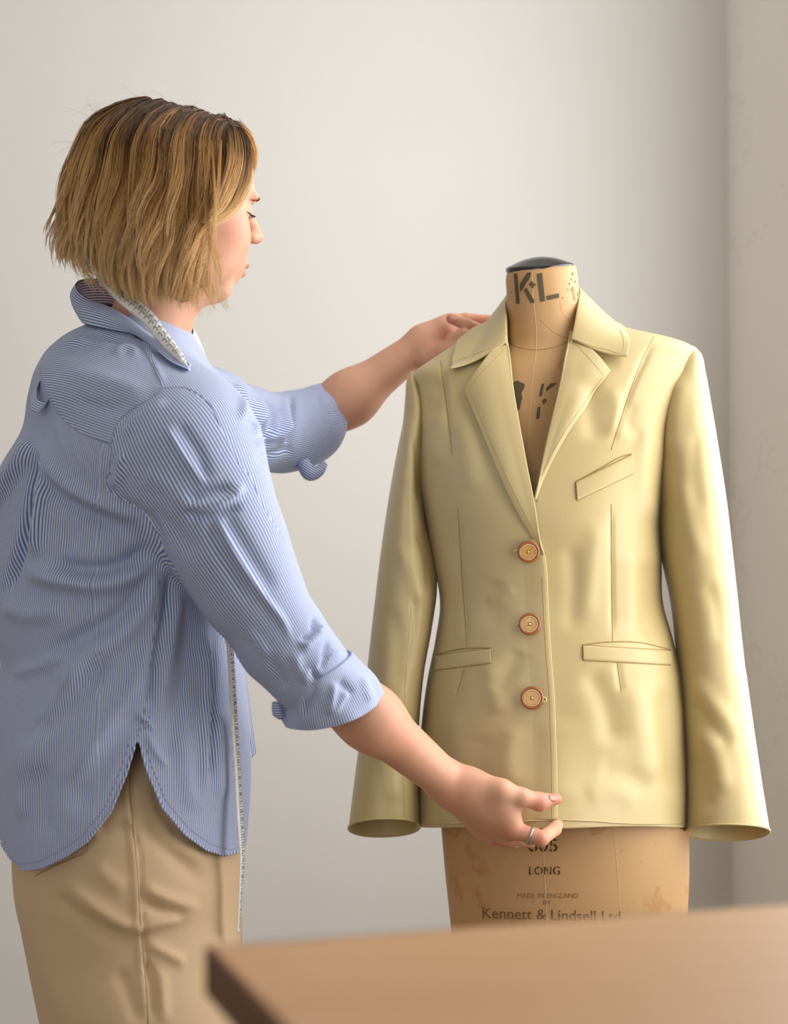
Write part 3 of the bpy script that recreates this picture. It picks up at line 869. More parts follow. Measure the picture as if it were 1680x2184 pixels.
Vcol = np.concatenate([stand, Vc_], 1)
Fs = [grid_faces(NS, Vcol.shape[1])]
N = vert_normals(Vcol.reshape(-1, 3), Fs)
if (N.reshape(Vcol.shape)[:, -6] * outw[:, 0]).sum() < 0: Fs = [Fs[0][:, ::-1]]
o = mk('collar', Vcol.reshape(-1, 3), Fs, blazer_m, bl, solid=0.0026)
bv = o.modifiers.new('edge', 'BEVEL'); bv.width = 0.0008; bv.segments = 2; bv.limit_method = 'ANGLE'
collar_bvh = bvh_of(Vcol.reshape(-1, 3), Fs)
edge_line('topstitch', [(1225, 724), (1255, 736), (1290, 745), (1327, 750), (1330, 738), (1328, 718), (1320, 704)], 0.0003, thread_m, 0.0002, collar_bvh)
edge_line('topstitch', [(1070, 724), (1040, 744), (1005, 759), (976, 769)], 0.0003, thread_m, 0.0002, collar_bvh)

# sleeves
def sleeve(rows, dep, hd, folds, k_end, name='sleeve'):
    """rows (outer px, inner px) pairs down the sleeve; dep and hd the centre depth and half depth per row"""
    o = catmull([r[0] for r in rows], 260); i = catmull([r[1] for r in rows], 260)
    t = np.linspace(0, 1, len(rows)); tq = np.linspace(0, 1, 260)
    L = lambda q: np.r_[0, np.cumsum(np.linalg.norm(np.diff(np.array(q, float), axis=0), axis=1))]
    lo_ = L([((r[0][0] + r[1][0]) / 2, (r[0][1] + r[1][1]) / 2) for r in rows]); lo_ /= lo_[-1]
    d = hermite(lo_, dep, tq); h = hermite(lo_, hd, tq)
    o = hermite(lo_, np.array([r[0] for r in rows], float), tq); i = hermite(lo_, np.array([r[1] for r in rows], float), tq)
    Ow, Iw = P(o[:, 0], o[:, 1], d), P(i[:, 0], i[:, 1], d)
    m = 160; a = np.arange(m) / m * 2 * np.pi
    ex = 2 / 2.2
    cc_ = np.sign(np.cos(a)) * np.abs(np.cos(a)) ** ex; ss = np.sign(np.sin(a)) * np.abs(np.sin(a)) ** ex
    V = (Ow + Iw)[:, None] / 2 + (Ow - Iw)[:, None] / 2 * cc_[None, :, None]
    V[..., 1] -= h[:, None] * ss[None]
    yk = (o[:, 1] + i[:, 1]) / 2
    # end ring: front edge held higher than the back one
    f = smooth01(0.80, 1.0, tq)
    want = P(1200.0, (o[:, 1:2] * (1 + cc_) / 2 + i[:, 1:2] * (1 - cc_) / 2) - k_end * ss[None], V[..., 1])[..., 2]
    V[..., 2] = V[..., 2] * (1 - f[:, None]) + want * f[:, None]
    Vs = V.reshape(-1, 3)
    # dome over the sleeve head
    Fs = [grid_faces(260, m, True)]
    N = vert_normals(Vs, Fs)
    if N.reshape(V.shape)[130, m // 4, 1] > 0: Fs = [Fs[0][:, ::-1]]; N = -N
    px, py = proj(Vs)
    Vs = Vs + N * (ridge_field(px, py, folds) * smooth01(0.0, 0.3, -N[:, 1]))[:, None]
    j = np.arange(m); j2 = (j + 1) % m
    capc = Vs[:m].mean(0) + np.array([0, 0, 0.004])
    f2 = np.stack([np.full(m, len(Vs)), j, j2], -1)
    Vs2 = np.r_[Vs, [capc]]
    if (np.cross(Vs2[f2[0, 1]] - capc, Vs2[f2[0, 2]] - capc))[2] < 0: f2 = f2[:, ::-1]
    o = mk(name, Vs2, Fs + [f2], blazer_m, bl, solid=0.0026)
    return o, bvh_of(Vs, Fs), Vs.reshape(260, m, 3)
R_rows = [((1479, 742), (1452, 748)), ((1490, 757), (1432, 778)), ((1499, 800), (1402, 830)), ((1512, 880), (1382, 905)), ((1527, 970), (1386, 990)), ((1543, 1070), (1399, 1085)), ((1555, 1165), (1410, 1175)),
          ((1567, 1270), (1431, 1278)), ((1580, 1385), (1444, 1390)), ((1595, 1495), (1453, 1500)), ((1611, 1605), (1461, 1612)), ((1624, 1695), (1463, 1700)), ((1637, 1778), (1461, 1772))]
R_dep = [2.345, 2.344, 2.340, 2.332, 2.326, 2.322, 2.320, 2.318, 2.314, 2.308, 2.302, 2.298, 2.295]
R_h = [0.028, 0.052, 0.076, 0.094, 0.096, 0.090, 0.083, 0.077, 0.074, 0.070, 0.068, 0.068, 0.069]
r_folds = [([(1455, 790), (1440, 880), (1432, 980)], 18, 0.004), ([(1490, 900), (1478, 1000), (1490, 1100)], 20, -0.003), ([(1450, 1010), (1470, 1120), (1500, 1200)], 18, 0.003),
           ([(1500, 1230), (1530, 1300), (1540, 1380)], 20, -0.003), ([(1470, 1440), (1520, 1500), (1570, 1560)], 18, 0.004), ([(1475, 1490), (1520, 1560), (1565, 1590)], 16, -0.004), ([(1490, 1540), (1530, 1620), (1545, 1700)], 20, 0.004),
           ([(1480, 1600), (1500, 1680), (1510, 1740)], 20, -0.003), ([(1560, 1300), (1570, 1380), (1585, 1450)], 12, -0.002)]
so, sleeve_bvh, SV = sleeve(R_rows, R_dep, R_h, r_folds, 17)
L_rows = [((874, 796), (886, 799)), ((867, 812), (894, 822)), ((864, 845), (906, 858)), ((859, 900), (910, 905)), ((847, 960), (908, 968)), ((834, 1030), (903, 1038)), ((822, 1105), (907, 1110)), ((810, 1190), (924, 1180)),
          ((800, 1275), (932, 1250)), ((790, 1360), (922, 1332)), ((779, 1465), (904, 1435)), ((767, 1575), (893, 1560)), ((754, 1675), (892, 1672)), ((743, 1767), (895, 1763))]
L_dep = [2.345, 2.345, 2.345, 2.345, 2.345, 2.345, 2.345, 2.345, 2.343, 2.338, 2.33, 2.322, 2.316, 2.312]
L_h = [0.028, 0.048, 0.066, 0.080, 0.084, 0.080, 0.076, 0.072, 0.070, 0.068, 0.066, 0.065, 0.065, 0.066]
l_folds = [([(868, 880), (872, 960), (860, 1050)], 14, 0.003), ([(880, 920), (890, 990), (895, 1080)], 8, -0.004), ([(850, 1150), (880, 1230), (900, 1300)], 18, 0.004), ([(890, 1120), (912, 1200), (915, 1270)], 10, -0.005),
           ([(830, 1280), (850, 1380), (850, 1480)], 20, -0.003), ([(880, 1250), (885, 1340), (875, 1440)], 9, -0.003), ([(800, 1560), (830, 1640), (840, 1720)], 20, 0.003)]
so2, sleeveL_bvh, SVL = sleeve(L_rows, L_dep, L_h, l_folds, 19)
edge_line('sleeve_seam', [(877, 1290), (868, 1400), (862, 1500), (859, 1600), (861, 1700), (863, 1752)], 0.0005, groove_m, -0.0003, sleeveL_bvh)
for VV in (SV, SVL):
    ring = np.r_[VV[-1], VV[-1, :1]]
    V, Fs = tube(ring, 0.0016, 6, cap=False); mk('cuff_edge', V, Fs, blazer_m, bl)
# welt pockets
def welt(quad, gap=None):
    q = np.array(quad, float)                               # top left, top right, bottom right, bottom left
    panel('welt_pocket', [q[0], (q[0] + q[1]) / 2, q[1]], [q[3], (q[3] + q[2]) / 2, q[2]], 60, 16, lambda u, v: 0.0004 + 0.0022 * np.sqrt(np.clip(1 - (2 * np.abs(u - 0.5)) ** 6, 0, 1)), body_bvh, blazer_m, bl, 0.0016)
    loop = [q[0], q[1], q[2], q[3], q[0]]
    for s, e in zip(loop[:-1], loop[1:]): edge_line('pocket_seam', [s, e], 0.0004, groove_m, 0.0002, body_bvh, n=24)
    if gap: edge_line('pocket_seam', gap, 0.0007, groove_m, 0.0003, body_bvh, n=50)
welt([(1227, 1028), (1347, 968), (1350, 1011), (1230, 1068)], [(1227, 1028), (1285, 996), (1330, 972), (1347, 968)])
welt([(1242, 1376), (1430, 1387), (1430, 1419), (1243, 1409)], [(1242, 1376), (1275, 1371), (1306, 1369), (1360, 1370), (1400, 1378), (1429, 1386)])
welt([(928, 1398), (1047, 1383), (1048, 1415), (930, 1430)], [(928, 1398), (970, 1386), (1010, 1382), (1047, 1382)])
# darts and seams pressed into the cloth
for q in ([(976, 1085), (985, 1230), (996, 1383)], [(1303, 1075), (1304, 1220), (1306, 1368)], [(1316, 1410), (1320, 1445), (1325, 1476)], [(990, 1425), (983, 1450), (974, 1482)],
          [(940, 768), (943, 800), (950, 850), (959, 920), (964, 970)], [(1394, 718), (1370, 765), (1345, 830), (1322, 900), (1303, 960)]):
    edge_line('dart', q, 0.00042, groove_m, 0.0001, body_bvh, n=60)
# turned hem
hem = [(903, 1757), (950, 1757), (1000, 1757), (1060, 1756), (1120, 1753), (1186, 1750), (1260, 1752), (1320, 1756), (1380, 1758), (1455, 1756)]
edge_line('hem_roll', [(x, y - 1) for x, y in hem], 0.0012, blazer_m, 0.0005, body_bvh, n=120)

# buttons
rim_m = plain('button_rim_brown', rgb(152, 90, 42), 0.25, 0.12, 90, 0.0, spec=0.6)
wood_btn = bpy.data.materials.new('button_horn'); wood_btn.use_nodes = True
nt = wood_btn.node_tree; b = nt.nodes['Principled BSDF']
mp = node(nt, 'ShaderNodeMapping'); mp.inputs['Scale'].default_value = (500, 60, 160); mp.inputs['Rotation'].default_value = (0, 0.7, 0)
nt.links.new(node(nt, 'ShaderNodeTexCoord').outputs['Object'], mp.inputs['Vector'])
nt.links.new(mix(nt, noise(nt, 1, 3, mp.outputs[0]), rgb(176, 126, 62), rgb(214, 172, 104)), b.inputs['Base Color']); b.inputs['Roughness'].default_value = 0.3
hole_m = plain('button_hole', rgb(70, 42, 20), 0.8, 0.05, 40, 0.0)
for bx, byy, br, hole_x in ((1127, 1175, 24, 1101), (1130, 1332, 24, 1105), (1135, 1489, 25, 1160)):
    c = cast(body_bvh, np.array([bx]), np.array([byy]), 0.0055)[0]
    r = br / F_PX * (c[1] - CAM[1]); s = r / 0.0155
    hp, hn, _, _ = body_bvh.find_nearest(Vector(c))
    ax = np.array(hn);  ax = ax / np.linalg.norm(ax)
    if ax[1] > 0: ax = -ax
    prof_rim = np.array([(0.0108, -0.001), (0.0145, -0.0012), (0.0155, 0.0002), (0.0153, 0.0016), (0.0142, 0.0026), (0.0130, 0.0030), (0.0122, 0.0027), (0.0116, 0.0021), (0.0108, 0.0019)]) * s
    V, Fs = lathe(prof_rim, 56, c, ax); bo = mk('button', V, Fs, rim_m, bl)
    V, Fs = lathe(np.array([(0.0112, 0.0017), (0.0110, 0.0024), (0.0104, 0.0026), (0.0100, 0.0023)]) * s, 56, c, ax); mk('inner_ring', V, Fs, plain('button_ring_pale', rgb(232, 206, 160), 0.3, 0.03, 40, 0.0), bo)
    V, Fs = lathe(np.array([(0.0, 0.0017), (0.004, 0.00165), (0.0085, 0.0019), (0.0104, 0.0021), (0.0104, 0.0)]) * s, 56, c, ax); mk('face', V, Fs, wood_btn, bo)
    e1 = np.cross(ax, [0, 0, 1.0]); e1 /= np.linalg.norm(e1); e2 = np.cross(ax, e1)
    parts = []; th = []
    for qx, qy in ((1, 1), (1, -1), (-1, 1), (-1, -1)):
        hc = c + (e1 * qx * 0.0017 + e2 * qy * 0.0017) * s + ax * 0.00195 * s
        parts.append(lathe(np.array([(0, 0), (0.0007, 0), (0.0007, -0.0003)]) * s, 12, hc, ax))
    V, Fs = merge(parts); mk('holes', V, Fs, hole_m, bo)
    for qx in (-1, 1):
        pts = np.array([c + (e1 * qx * 0.0013 * t + e2 * 0.0013 * t) * s + ax * (0.0026 - 0.0007 * abs(t)) * s for t in np.linspace(-1, 1, 7)])
        th.append(tube(pts, 0.0005 * s, 6))
    V, Fs = merge(th); mk('thread', V, Fs, light_thread_m, bo)
    # corner of the worked buttonhole peeping out beside the button
    hx = np.array([hole_x - 6, hole_x - 6, hole_x + 6, hole_x + 6]) if hole_x < bx else np.array([hole_x - 6, hole_x - 6, hole_x + 4, hole_x + 4])
    ang = np.linspace(0, 2 * np.pi, 25)
    side = -1 if hole_x < bx else 1
    q = np.stack([bx + side * 15 + side * 15 * np.abs(np.cos(ang)) ** 0.6 * np.sign(np.cos(ang)), byy + 3 + 5.0 * np.sin(ang)], -1)
    pts = cast(front_bvh, q[:, 0], q[:, 1], 0.0003)
    V, Fs = tube(pts, 0.0010, 6, cap=False); mk('buttonhole', V, Fs, light_thread_m, bl)

# ------------------------------------------------------------------ the woman: body
skin_m, nt, b = base_mat('skin')
pk, lp = attr(nt, 'blush'), attr(nt, 'lips')
c = mix(nt, noise(nt, 60, 4), rgb(206, 154, 126), rgb(214, 164, 136))
c = mix(nt, pk, c, rgb(200, 120, 96))
c = mix(nt, lp, c, rgb(196, 104, 98))
nt.links.new(c, b.inputs['Base Color'])
b.inputs['Roughness'].default_value = 0.5; b.inputs['Specular IOR Level'].default_value = 0.35
b.inputs['Subsurface Weight'].default_value = 0.12; b.inputs['Subsurface Radius'].default_value = (1.0, 0.35, 0.2); b.inputs['Subsurface Scale'].default_value = 0.006
bump(nt, b, noise(nt, 700, 3), 0.12, 0.0004)

YAW, NOD = math.radians(34), math.radians(9)
HC = P(380, 418, 2.09)                                        # middle of the cranium
_f = np.array([math.cos(YAW) * math.cos(NOD), math.sin(YAW) * math.cos(NOD), -math.sin(NOD)])
_r = np.array([math.sin(YAW), -math.cos(YAW), 0.0])
_u = np.cross(_r, _f)
HR = np.stack([_f, _r, _u])
def H(f, r, u): return HC + f * _f + r * _r + u * _u
def he(c, r, k, sub=False): return Ell(H(*c), r, k, HR, sub)
torso_rows = [(700, 190, 400, 2.135, 0.07), (760, 130, 422, 2.13, 0.105), (830, 100, 445, 2.13, 0.135), (900, 70, 490, 2.13, 0.16), (1000, 55, 500, 2.13, 0.15), (1150, 70, 480, 2.13, 0.135), (1300, 90, 460, 2.13, 0.125), (1450, 70, 470, 2.13, 0.135), (1600, 50, 490, 2.13, 0.145), (1800, 60, 480, 2.13, 0.14)]
def rows_prim(rows, k, grow=0.0):
    r = np.asarray(rows, float)
    L, R = P(r[:, 0+1], r[:, 0], r[:, 3]), P(r[:, 2], r[:, 0], r[:, 3])
    return Rows(L[:, 2], (L[:, 0] + R[:, 0]) / 2, (R[:, 0] - L[:, 0]) / 2, r[:, 3], r[:, 4], k, grow)
J = lambda x, y, d: P(x, y, d)
body = [rows_prim(torso_rows, 0.02, -0.022)]
# neck and head
body += [Cone(J(302, 750, 2.125), J(352, 595, 2.10), 0.054, 0.050, 0.03)]
body += [he((-0.006, 0, 0.004), (0.093, 0.071, 0.088), 0.02), he((0.032, 0, -0.050), (0.060, 0.056, 0.074), 0.03), he((0.050, 0, 0.034), (0.043, 0.058, 0.050), 0.02),
         he((0.056, 0.035, -0.048), (0.031, 0.029, 0.038), 0.022), he((0.056, -0.035, -0.048), (0.031, 0.029, 0.038), 0.022),
         he((0.071, 0, -0.104), (0.018, 0.022, 0.015), 0.022), he((0.030, 0.040, -0.080), (0.035, 0.016, 0.024), 0.02), he((0.030, -0.040, -0.080), (0.035, 0.016, 0.024), 0.02),
         he((0.088, 0, -0.066), (0.014, 0.026, 0.026), 0.014),
         he((0.099, 0.032, 0.002), (0.014, 0.018, 0.012), 0.016, True), he((0.099, -0.032, 0.002), (0.014, 0.018, 0.012), 0.016, True),
         he((0.083, 0.024, 0.017), (0.012, 0.024, 0.007), 0.012), he((0.083, -0.024, 0.017), (0.012, 0.024, 0.007), 0.012),
         he((0.075, 0.032, -0.002), (0.0125, 0.0135, 0.0125), 0.003), he((0.075, -0.032, -0.002), (0.0125, 0.0135, 0.0125), 0.003),
         Cone(H(0.090, 0, 0.012), H(0.1165, 0, -0.021), 0.008, 0.0100, 0.010), he((0.106, 0.010, -0.026), (0.010, 0.007, 0.007), 0.006), he((0.106, -0.010, -0.026), (0.010, 0.007, 0.007), 0.006),
         he((0.101, 0, -0.065), (0.008, 0.021, 0.0055), 0.004), he((0.098, 0, -0.076), (0.009, 0.018, 0.006), 0.004), he((0.106, 0, -0.0705), (0.006, 0.024, 0.0012), 0.003, True),
         he((-0.010, 0.072, -0.024), (0.016, 0.007, 0.028), 0.006), he((-0.010, -0.072, -0.024), (0.016, 0.007, 0.028), 0.006)]
# near arm and hand
S1, E1, W1 = J(350, 905, 1.99), J(622, 1398, 2.00), J(958, 1672, 2.112)
hx = lambda x, y: (930 + x / 5.6, 1600 + y / 5.6)
body += [Cone(J(300, 860, 2.06), S1, 0.06, 0.055, 0.04), Cone(S1, E1, 0.050, 0.038, 0.03), Cone(E1, J(790, 1532, 2.035), 0.040, 0.0345, 0.03), Cone(J(790, 1532, 2.035), W1, 0.0345, 0.0245, 0.03)]
MC = [(J(1090, 1768, 2.105), 0.0118), (J(1076, 1783, 2.124), 0.0116), (J(1052, 1784, 2.143), 0.011), (J(1026, 1776, 2.160), 0.010)]
WR = [J(975, 1678, 2.106), J(970, 1684, 2.114), J(964, 1688, 2.124), J(958, 1690, 2.134)]
for (mc, r), w in zip(MC, WR): body.append(Cone(w, mc, 0.0150, r, 0.016))
body += [Cone(W1, J(1020, 1715, 2.122), 0.0235, 0.020, 0.02), Cone(J(1000, 1690, 2.112), J(1060, 1745, 2.118), 0.019, 0.0155, 0.015)]
def finger(pts, rad, k0=0.008, k=0.004):
    out = []
    for i in range(len(pts) - 1): out.append(Cone(J(*pts[i]), J(*pts[i+1]), rad[i], rad[i+1], k0 if i == 0 else k))
    return out
body += finger([(1090, 1768, 2.105), (1153, 1789, 2.098), (1182, 1769, 2.148), (1196, 1744, 2.194)], [0.0112, 0.0097, 0.0086, 0.0072])
body += finger([(1076, 1783, 2.124), (1130, 1792, 2.140), (1149, 1770, 2.178), (1155, 1748, 2.204)], [0.0110, 0.0092, 0.0085, 0.0072], 0.006, 0.003)
body += finger([(1052, 1784, 2.143), (1096, 1794, 2.164), (1116, 1772, 2.188), (1122, 1748, 2.203)], [0.0104, 0.0090, 0.0082, 0.0070], 0.005, 0.003)
body += finger([(1026, 1776, 2.160), (1062, 1788, 2.178), (1078, 1770, 2.194), (1084, 1750, 2.206)], [0.0094, 0.0078, 0.0070, 0.0062], 0.005, 0.003)
body += [Cone(J(1000, 1668, 2.104), J(1068, 1688, 2.092), 0.0165, 0.0145, 0.014), Cone(J(1068, 1688, 2.092), J(1112, 1700, 2.094), 0.0140, 0.0110, 0.010),
         Cone(J(1112, 1700, 2.094), J(1150, 1710, 2.104), 0.0108, 0.0112, 0.006), Cone(J(1150, 1710, 2.104), J(1186, 1704, 2.114), 0.0110, 0.0072, 0.006)]
body += [Cone(J(1060, 1700, 2.100), J(1085, 1745, 2.104), 0.0125, 0.0115, 0.012), Cone(J(1005, 1685, 2.106), J(1078, 1728, 2.104), 0.0195, 0.0145, 0.018)]        # web between thumb and first finger
# far arm and hand
S2, E2, W2 = J(440, 900, 2.26), J(640, 915, 2.42), J(898, 736, 2.425)
body += [Cone(J(345, 900, 2.20), S2, 0.06, 0.046, 0.04), Cone(S2, E2, 0.042, 0.033, 0.03), Cone(E2, J(745, 850, 2.422), 0.034, 0.0355, 0.03), Cone(J(745, 850, 2.422), W2, 0.0355, 0.0235, 0.03)]
hl = lambda x, y: (860 + x / 7.636, 640 + y / 7.636)
body += [Cone(W2, J(945, 704, 2.424), 0.0225, 0.0170, 0.015), Cone(J(905, 722, 2.428), J(962, 689, 2.430), 0.0205, 0.0135, 0.012), Cone(J(912, 748, 2.416), J(948, 722, 2.420), 0.0195, 0.0140, 0.014)]
def fingerL(pts, rad, k0=0.008, k=0.003): return [Cone(J(pts[i][0], pts[i][1], pts[i][2]), J(*pts[i+1]), rad[i], rad[i+1], k0 if i == 0 else k) for i in range(len(pts) - 1)]
body += fingerL([(958, 690, 2.432), (992, 682, 2.436), (1040, 685, 2.440), (1070, 690, 2.440)], [0.0125, 0.0098, 0.0088, 0.0075])
body += fingerL([(960, 704, 2.440), (1010, 704, 2.442), (1048, 708, 2.430)], [0.011, 0.009, 0.0085], 0.006)
body += fingerL([(1046, 716, 2.420), (1030, 706, 2.400), (998, 693, 2.392), (962, 680, 2.393)], [0.0085, 0.0090, 0.0087, 0.0076], 0.002, 0.003)
body += fingerL([(1030, 730, 2.412), (1012, 722, 2.392), (988, 713, 2.385), (961, 721, 2.388)], [0.0085, 0.0088, 0.0082, 0.0072], 0.002, 0.003)
body += fingerL([(918, 765, 2.406), (948, 750, 2.392), (986, 738, 2.382)], [0.0165, 0.0125, 0.0085], 0.012, 0.006)
V, Q = sdf_mesh(body, (-0.52, 1.85, 0.66), (0.30, 2.52, 1.66), 0.0024)
V = relax(V, Q, 1, 0.5)
# colour of the skin itself: lips, cheeks, knuckles and finger tips
L = (V - HC) @ HR.T
lips = np.exp(-(((L[:, 1]) / 0.020) ** 4 + ((L[:, 2] + 0.0705) / 0.0100) ** 4)) * (L[:, 0] > 0.088)
blush = 0.55 * np.exp(-(((L[:, 0] - 0.06) / 0.03) ** 2 + ((np.abs(L[:, 1]) - 0.045) / 0.03) ** 2 + ((L[:, 2] + 0.045) / 0.026) ** 2))
blush += 0.5 * np.exp(-(((L[:, 0] - 0.115) / 0.012) ** 2 + (L[:, 1] / 0.012) ** 2 + ((L[:, 2] + 0.024) / 0.012) ** 2))
for p, r, a in [(J(1090, 1775, 2.095), 0.016, .55), (J(1155, 1790, 2.09), 0.014, .6), (J(1196, 1748, 2.13), 0.012, .8), (J(1152, 1712, 2.095), 0.016, .6), (J(1186, 1704, 2.11), 0.012, .7), (J(1060, 1785, 2.13), 0.02, .4),
                (J(960, 680, 2.395), 0.012, .8), (J(962, 721, 2.4), 0.012, .8), (J(1010, 697, 2.40), 0.02, .5), (J(1020, 684, 2.43), 0.03, .5), (J(940, 730, 2.40), 0.02, .3), (J(850, 1590, 2.03), 0.05, .25), (J(960, 1690, 2.09), 0.03, .25)]:
    blush += a * np.exp(-((V - p) ** 2).sum(1) / (r * r))
pbase = np.array([P(270, 1800, 2.13)[0], 2.13, 0.0])
person = mk('person', V, Q, skin_m, attrs={'lips': lips, 'blush': np.clip(blush, 0, 0.9)}, origin=pbase)
tag(person, 'woman with a blond bob in a blue striped shirt and tan trousers, adjusting the blazer', 'person')
skin_bvh = bvh_of(V, [Q])
print('skin', len(V))
# nails
nail_m = plain('fingernail', rgb(206, 136, 122), 0.35, 0.03, 60, 0.0, spec=0.6)
def nail(cpx, cpy, d, along, lengthm, widthm, up=None):
    c = np.array(J(cpx, cpy, d)); hp, hn, _, _ = skin_bvh.find_nearest(Vector(c)); hn = np.array(hn)
    if up is not None: hn = hn * 0.6 + np.array(up) * 0.4; hn /= np.linalg.norm(hn)
    a = np.array(along, float); a -= hn * (a @ hn); a /= np.linalg.norm(a); w = np.cross(hn, a)
    g = np.linspace(-1, 1, 9); uu, vv = np.meshgrid(g, g, indexing='ij')
    k = np.sqrt(np.clip(1 - 0.28 * vv ** 2, 0, 1)); k2 = np.sqrt(np.clip(1 - 0.35 * uu ** 2, 0, 1))
    pts = np.array(hp) + (uu * k * lengthm)[..., None] * a + (vv * k2 * widthm)[..., None] * w + (0.0009 - 0.0016 * vv ** 2)[..., None] * hn
    mk('fingernail', pts.reshape(-1, 3), [grid_faces(9, 9)], nail_m, person, solid=0.0005)
nail(1182, 1700, 2.100, P(1190, 1704, 2.1) - P(1170, 1706, 2.1), 0.0058, 0.0040)
nail(966, 679, 2.382, P(955, 676, 2.39) - P(975, 684, 2.39), 0.0052, 0.0036)
nail(980, 736, 2.374, P(986, 735, 2.39) - P(970, 743, 2.39), 0.0055, 0.0040)
# ring on the first finger
ring_m = plain('silver', rgb(196, 196, 198), 0.28, 0.05, 60, 0.15, 300, metal=1.0)
rc = (np.array(J(1090, 1768, 2.105)) * 0.33 + np.array(J(1153, 1789, 2.098)) * 0.67)
ra = np.array(J(1153, 1789, 2.098)) - np.array(J(1090, 1768, 2.105)); ra /= np.linalg.norm(ra)
e1 = np.cross(ra, [0, 0, 1.0]); e1 /= np.linalg.norm(e1); e2 = np.cross(ra, e1)
ang = np.linspace(0, 2 * np.pi, 61)[:-1]
vdir = np.array([-0.25, -0.55, -0.8]); ang0 = math.atan2(vdir @ e2, vdir @ e1)
w = 0.0012 + 0.0036 * np.exp(-((np.angle(np.exp(1j * (ang - ang0)))) / 0.55) ** 2)
rows = []
for s, rr in ((-1, 0.0106), (-0.8, 0.0116), (0, 0.0119), (0.8, 0.0116), (1, 0.0106)):
    rows.append(rc + (s * w)[:, None] * ra + rr * (np.cos(ang)[:, None] * e1 + np.sin(ang)[:, None] * e2))
mk('ring', np.concatenate(rows), [grid_faces(5, 60, True)], ring_m, person, solid=0.0009)
# brows and lashes
brow_m = plain('eyebrow_hair', rgb(140, 92, 60), 0.7, 0.15, 200, 0.0)
lash_m = plain('eyelash', rgb(64, 44, 34), 0.6, 0.05, 60, 0.0)
for sgn in (1, -1):
    parts = []; lash = []
    for i in range(70):
        t = rng.random(); r0 = sgn * (0.010 + 0.036 * t); u0 = 0.014 + 0.006 * math.sin(math.pi * min(1, t * 1.1)) - 0.004 * t + rng.normal(0, 0.0014)
        o_, d_ = Vector(H(0.16, r0, u0)), Vector(-_f)
        hit = skin_bvh.ray_cast(o_, d_)
        if hit[0] is None: continue
        p = np.array(hit[0]) + np.array(hit[1]) * 0.0002
        q = p + (_r * sgn * 0.005 + _u * (0.0014 - 0.002 * t)) + np.array(hit[1]) * 0.0008
        parts.append(tube(np.array([p, (p + q) / 2 + np.array(hit[1]) * 0.0005, q]), [0.0003, 0.0003, 0.0001], 4, False))
    V_, F_ = merge(parts); mk('eyebrow', V_, F_, brow_m, person)
    for i in range(26):
        t = i / 25; r0 = sgn * (0.021 + 0.026 * t); u0 = -0.0085 + 0.0025 * math.sin(math.pi * t)
        hit = skin_bvh.ray_cast(Vector(H(0.16, r0, u0)), Vector(-_f))
        if hit[0] is None: continue
        p = np.array(hit[0]); dr = _f * 0.007 + _r * sgn * (0.004 * (t - 0.3)) - _u * 0.003
        pts = np.array([p, p + dr * 0.55 - _u * 0.0006, p + dr + _u * 0.001])
        lash.append(tube(pts, [0.00028, 0.00022, 0.00008], 4, False))
    crease = [np.array(h[0]) for h in (skin_bvh.ray_cast(Vector(H(0.16, sgn * (0.019 + 0.030 * t), -0.0085 + 0.0025 * math.sin(math.pi * t))), Vector(-_f)) for t in np.linspace(0, 1, 12)) if h[0] is not None]
    lash.append(tube(np.array(crease), 0.0004, 5))
    V_, F_ = merge(lash); mk('eyelashes', V_, F_, lash_m, person)

# ------------------------------------------------------------------ trousers and shoes
tan_m = cloth('trouser_twill', rgb(206, 178, 142), 0.72, 1300, 0.25, 0.2, 0.03, 0.25)
tan_thread = plain('trouser_thread', rgb(150, 118, 78), 0.8, 0.05, 60, 0.0)
tr_rows = [(1540, 62, 478, 2.13, 0.125), (1600, 50, 490, 2.13, 0.140), (1700, 40, 505, 2.125, 0.152), (1800, 32, 508, 2.12, 0.155), (1880, 34, 512, 2.115, 0.150), (1950, 44, 513, 2.11, 0.138), (2020, 66, 512, 2.09, 0.118), (2100, 96, 512, 2.07, 0.106),
           (2184, 128, 508, 2.06, 0.102), (2320, 160, 500, 2.05, 0.098), (2600, 190, 490, 2.05, 0.095), (2960, 205, 475, 2.05, 0.092)]
far_rows = [(1800, 60, 470, 2.15, 0.12), (1880, 40, 500, 2.18, 0.11), (1950, 42, 514, 2.20, 0.10), (2020, 54, 515, 2.215, 0.095), (2100, 70, 500, 2.22, 0.095), (2184, 88, 480, 2.225, 0.095), (2320, 120, 460, 2.225, 0.092), (2600, 160, 440, 2.225, 0.09), (2950, 180, 420, 2.225, 0.088)]
tp = [rows_prim(tr_rows, 0.02), rows_prim(far_rows, 0.006)]
V, Q = sdf_mesh(tp, (-0.60, 1.85, 0.03), (-0.10, 2.42, 0.92), 0.0040)
V, Q = largest(V, Q)
V = relax(V, Q, 2)
N = vert_normals(V, [Q]); 
px, py = proj(V)
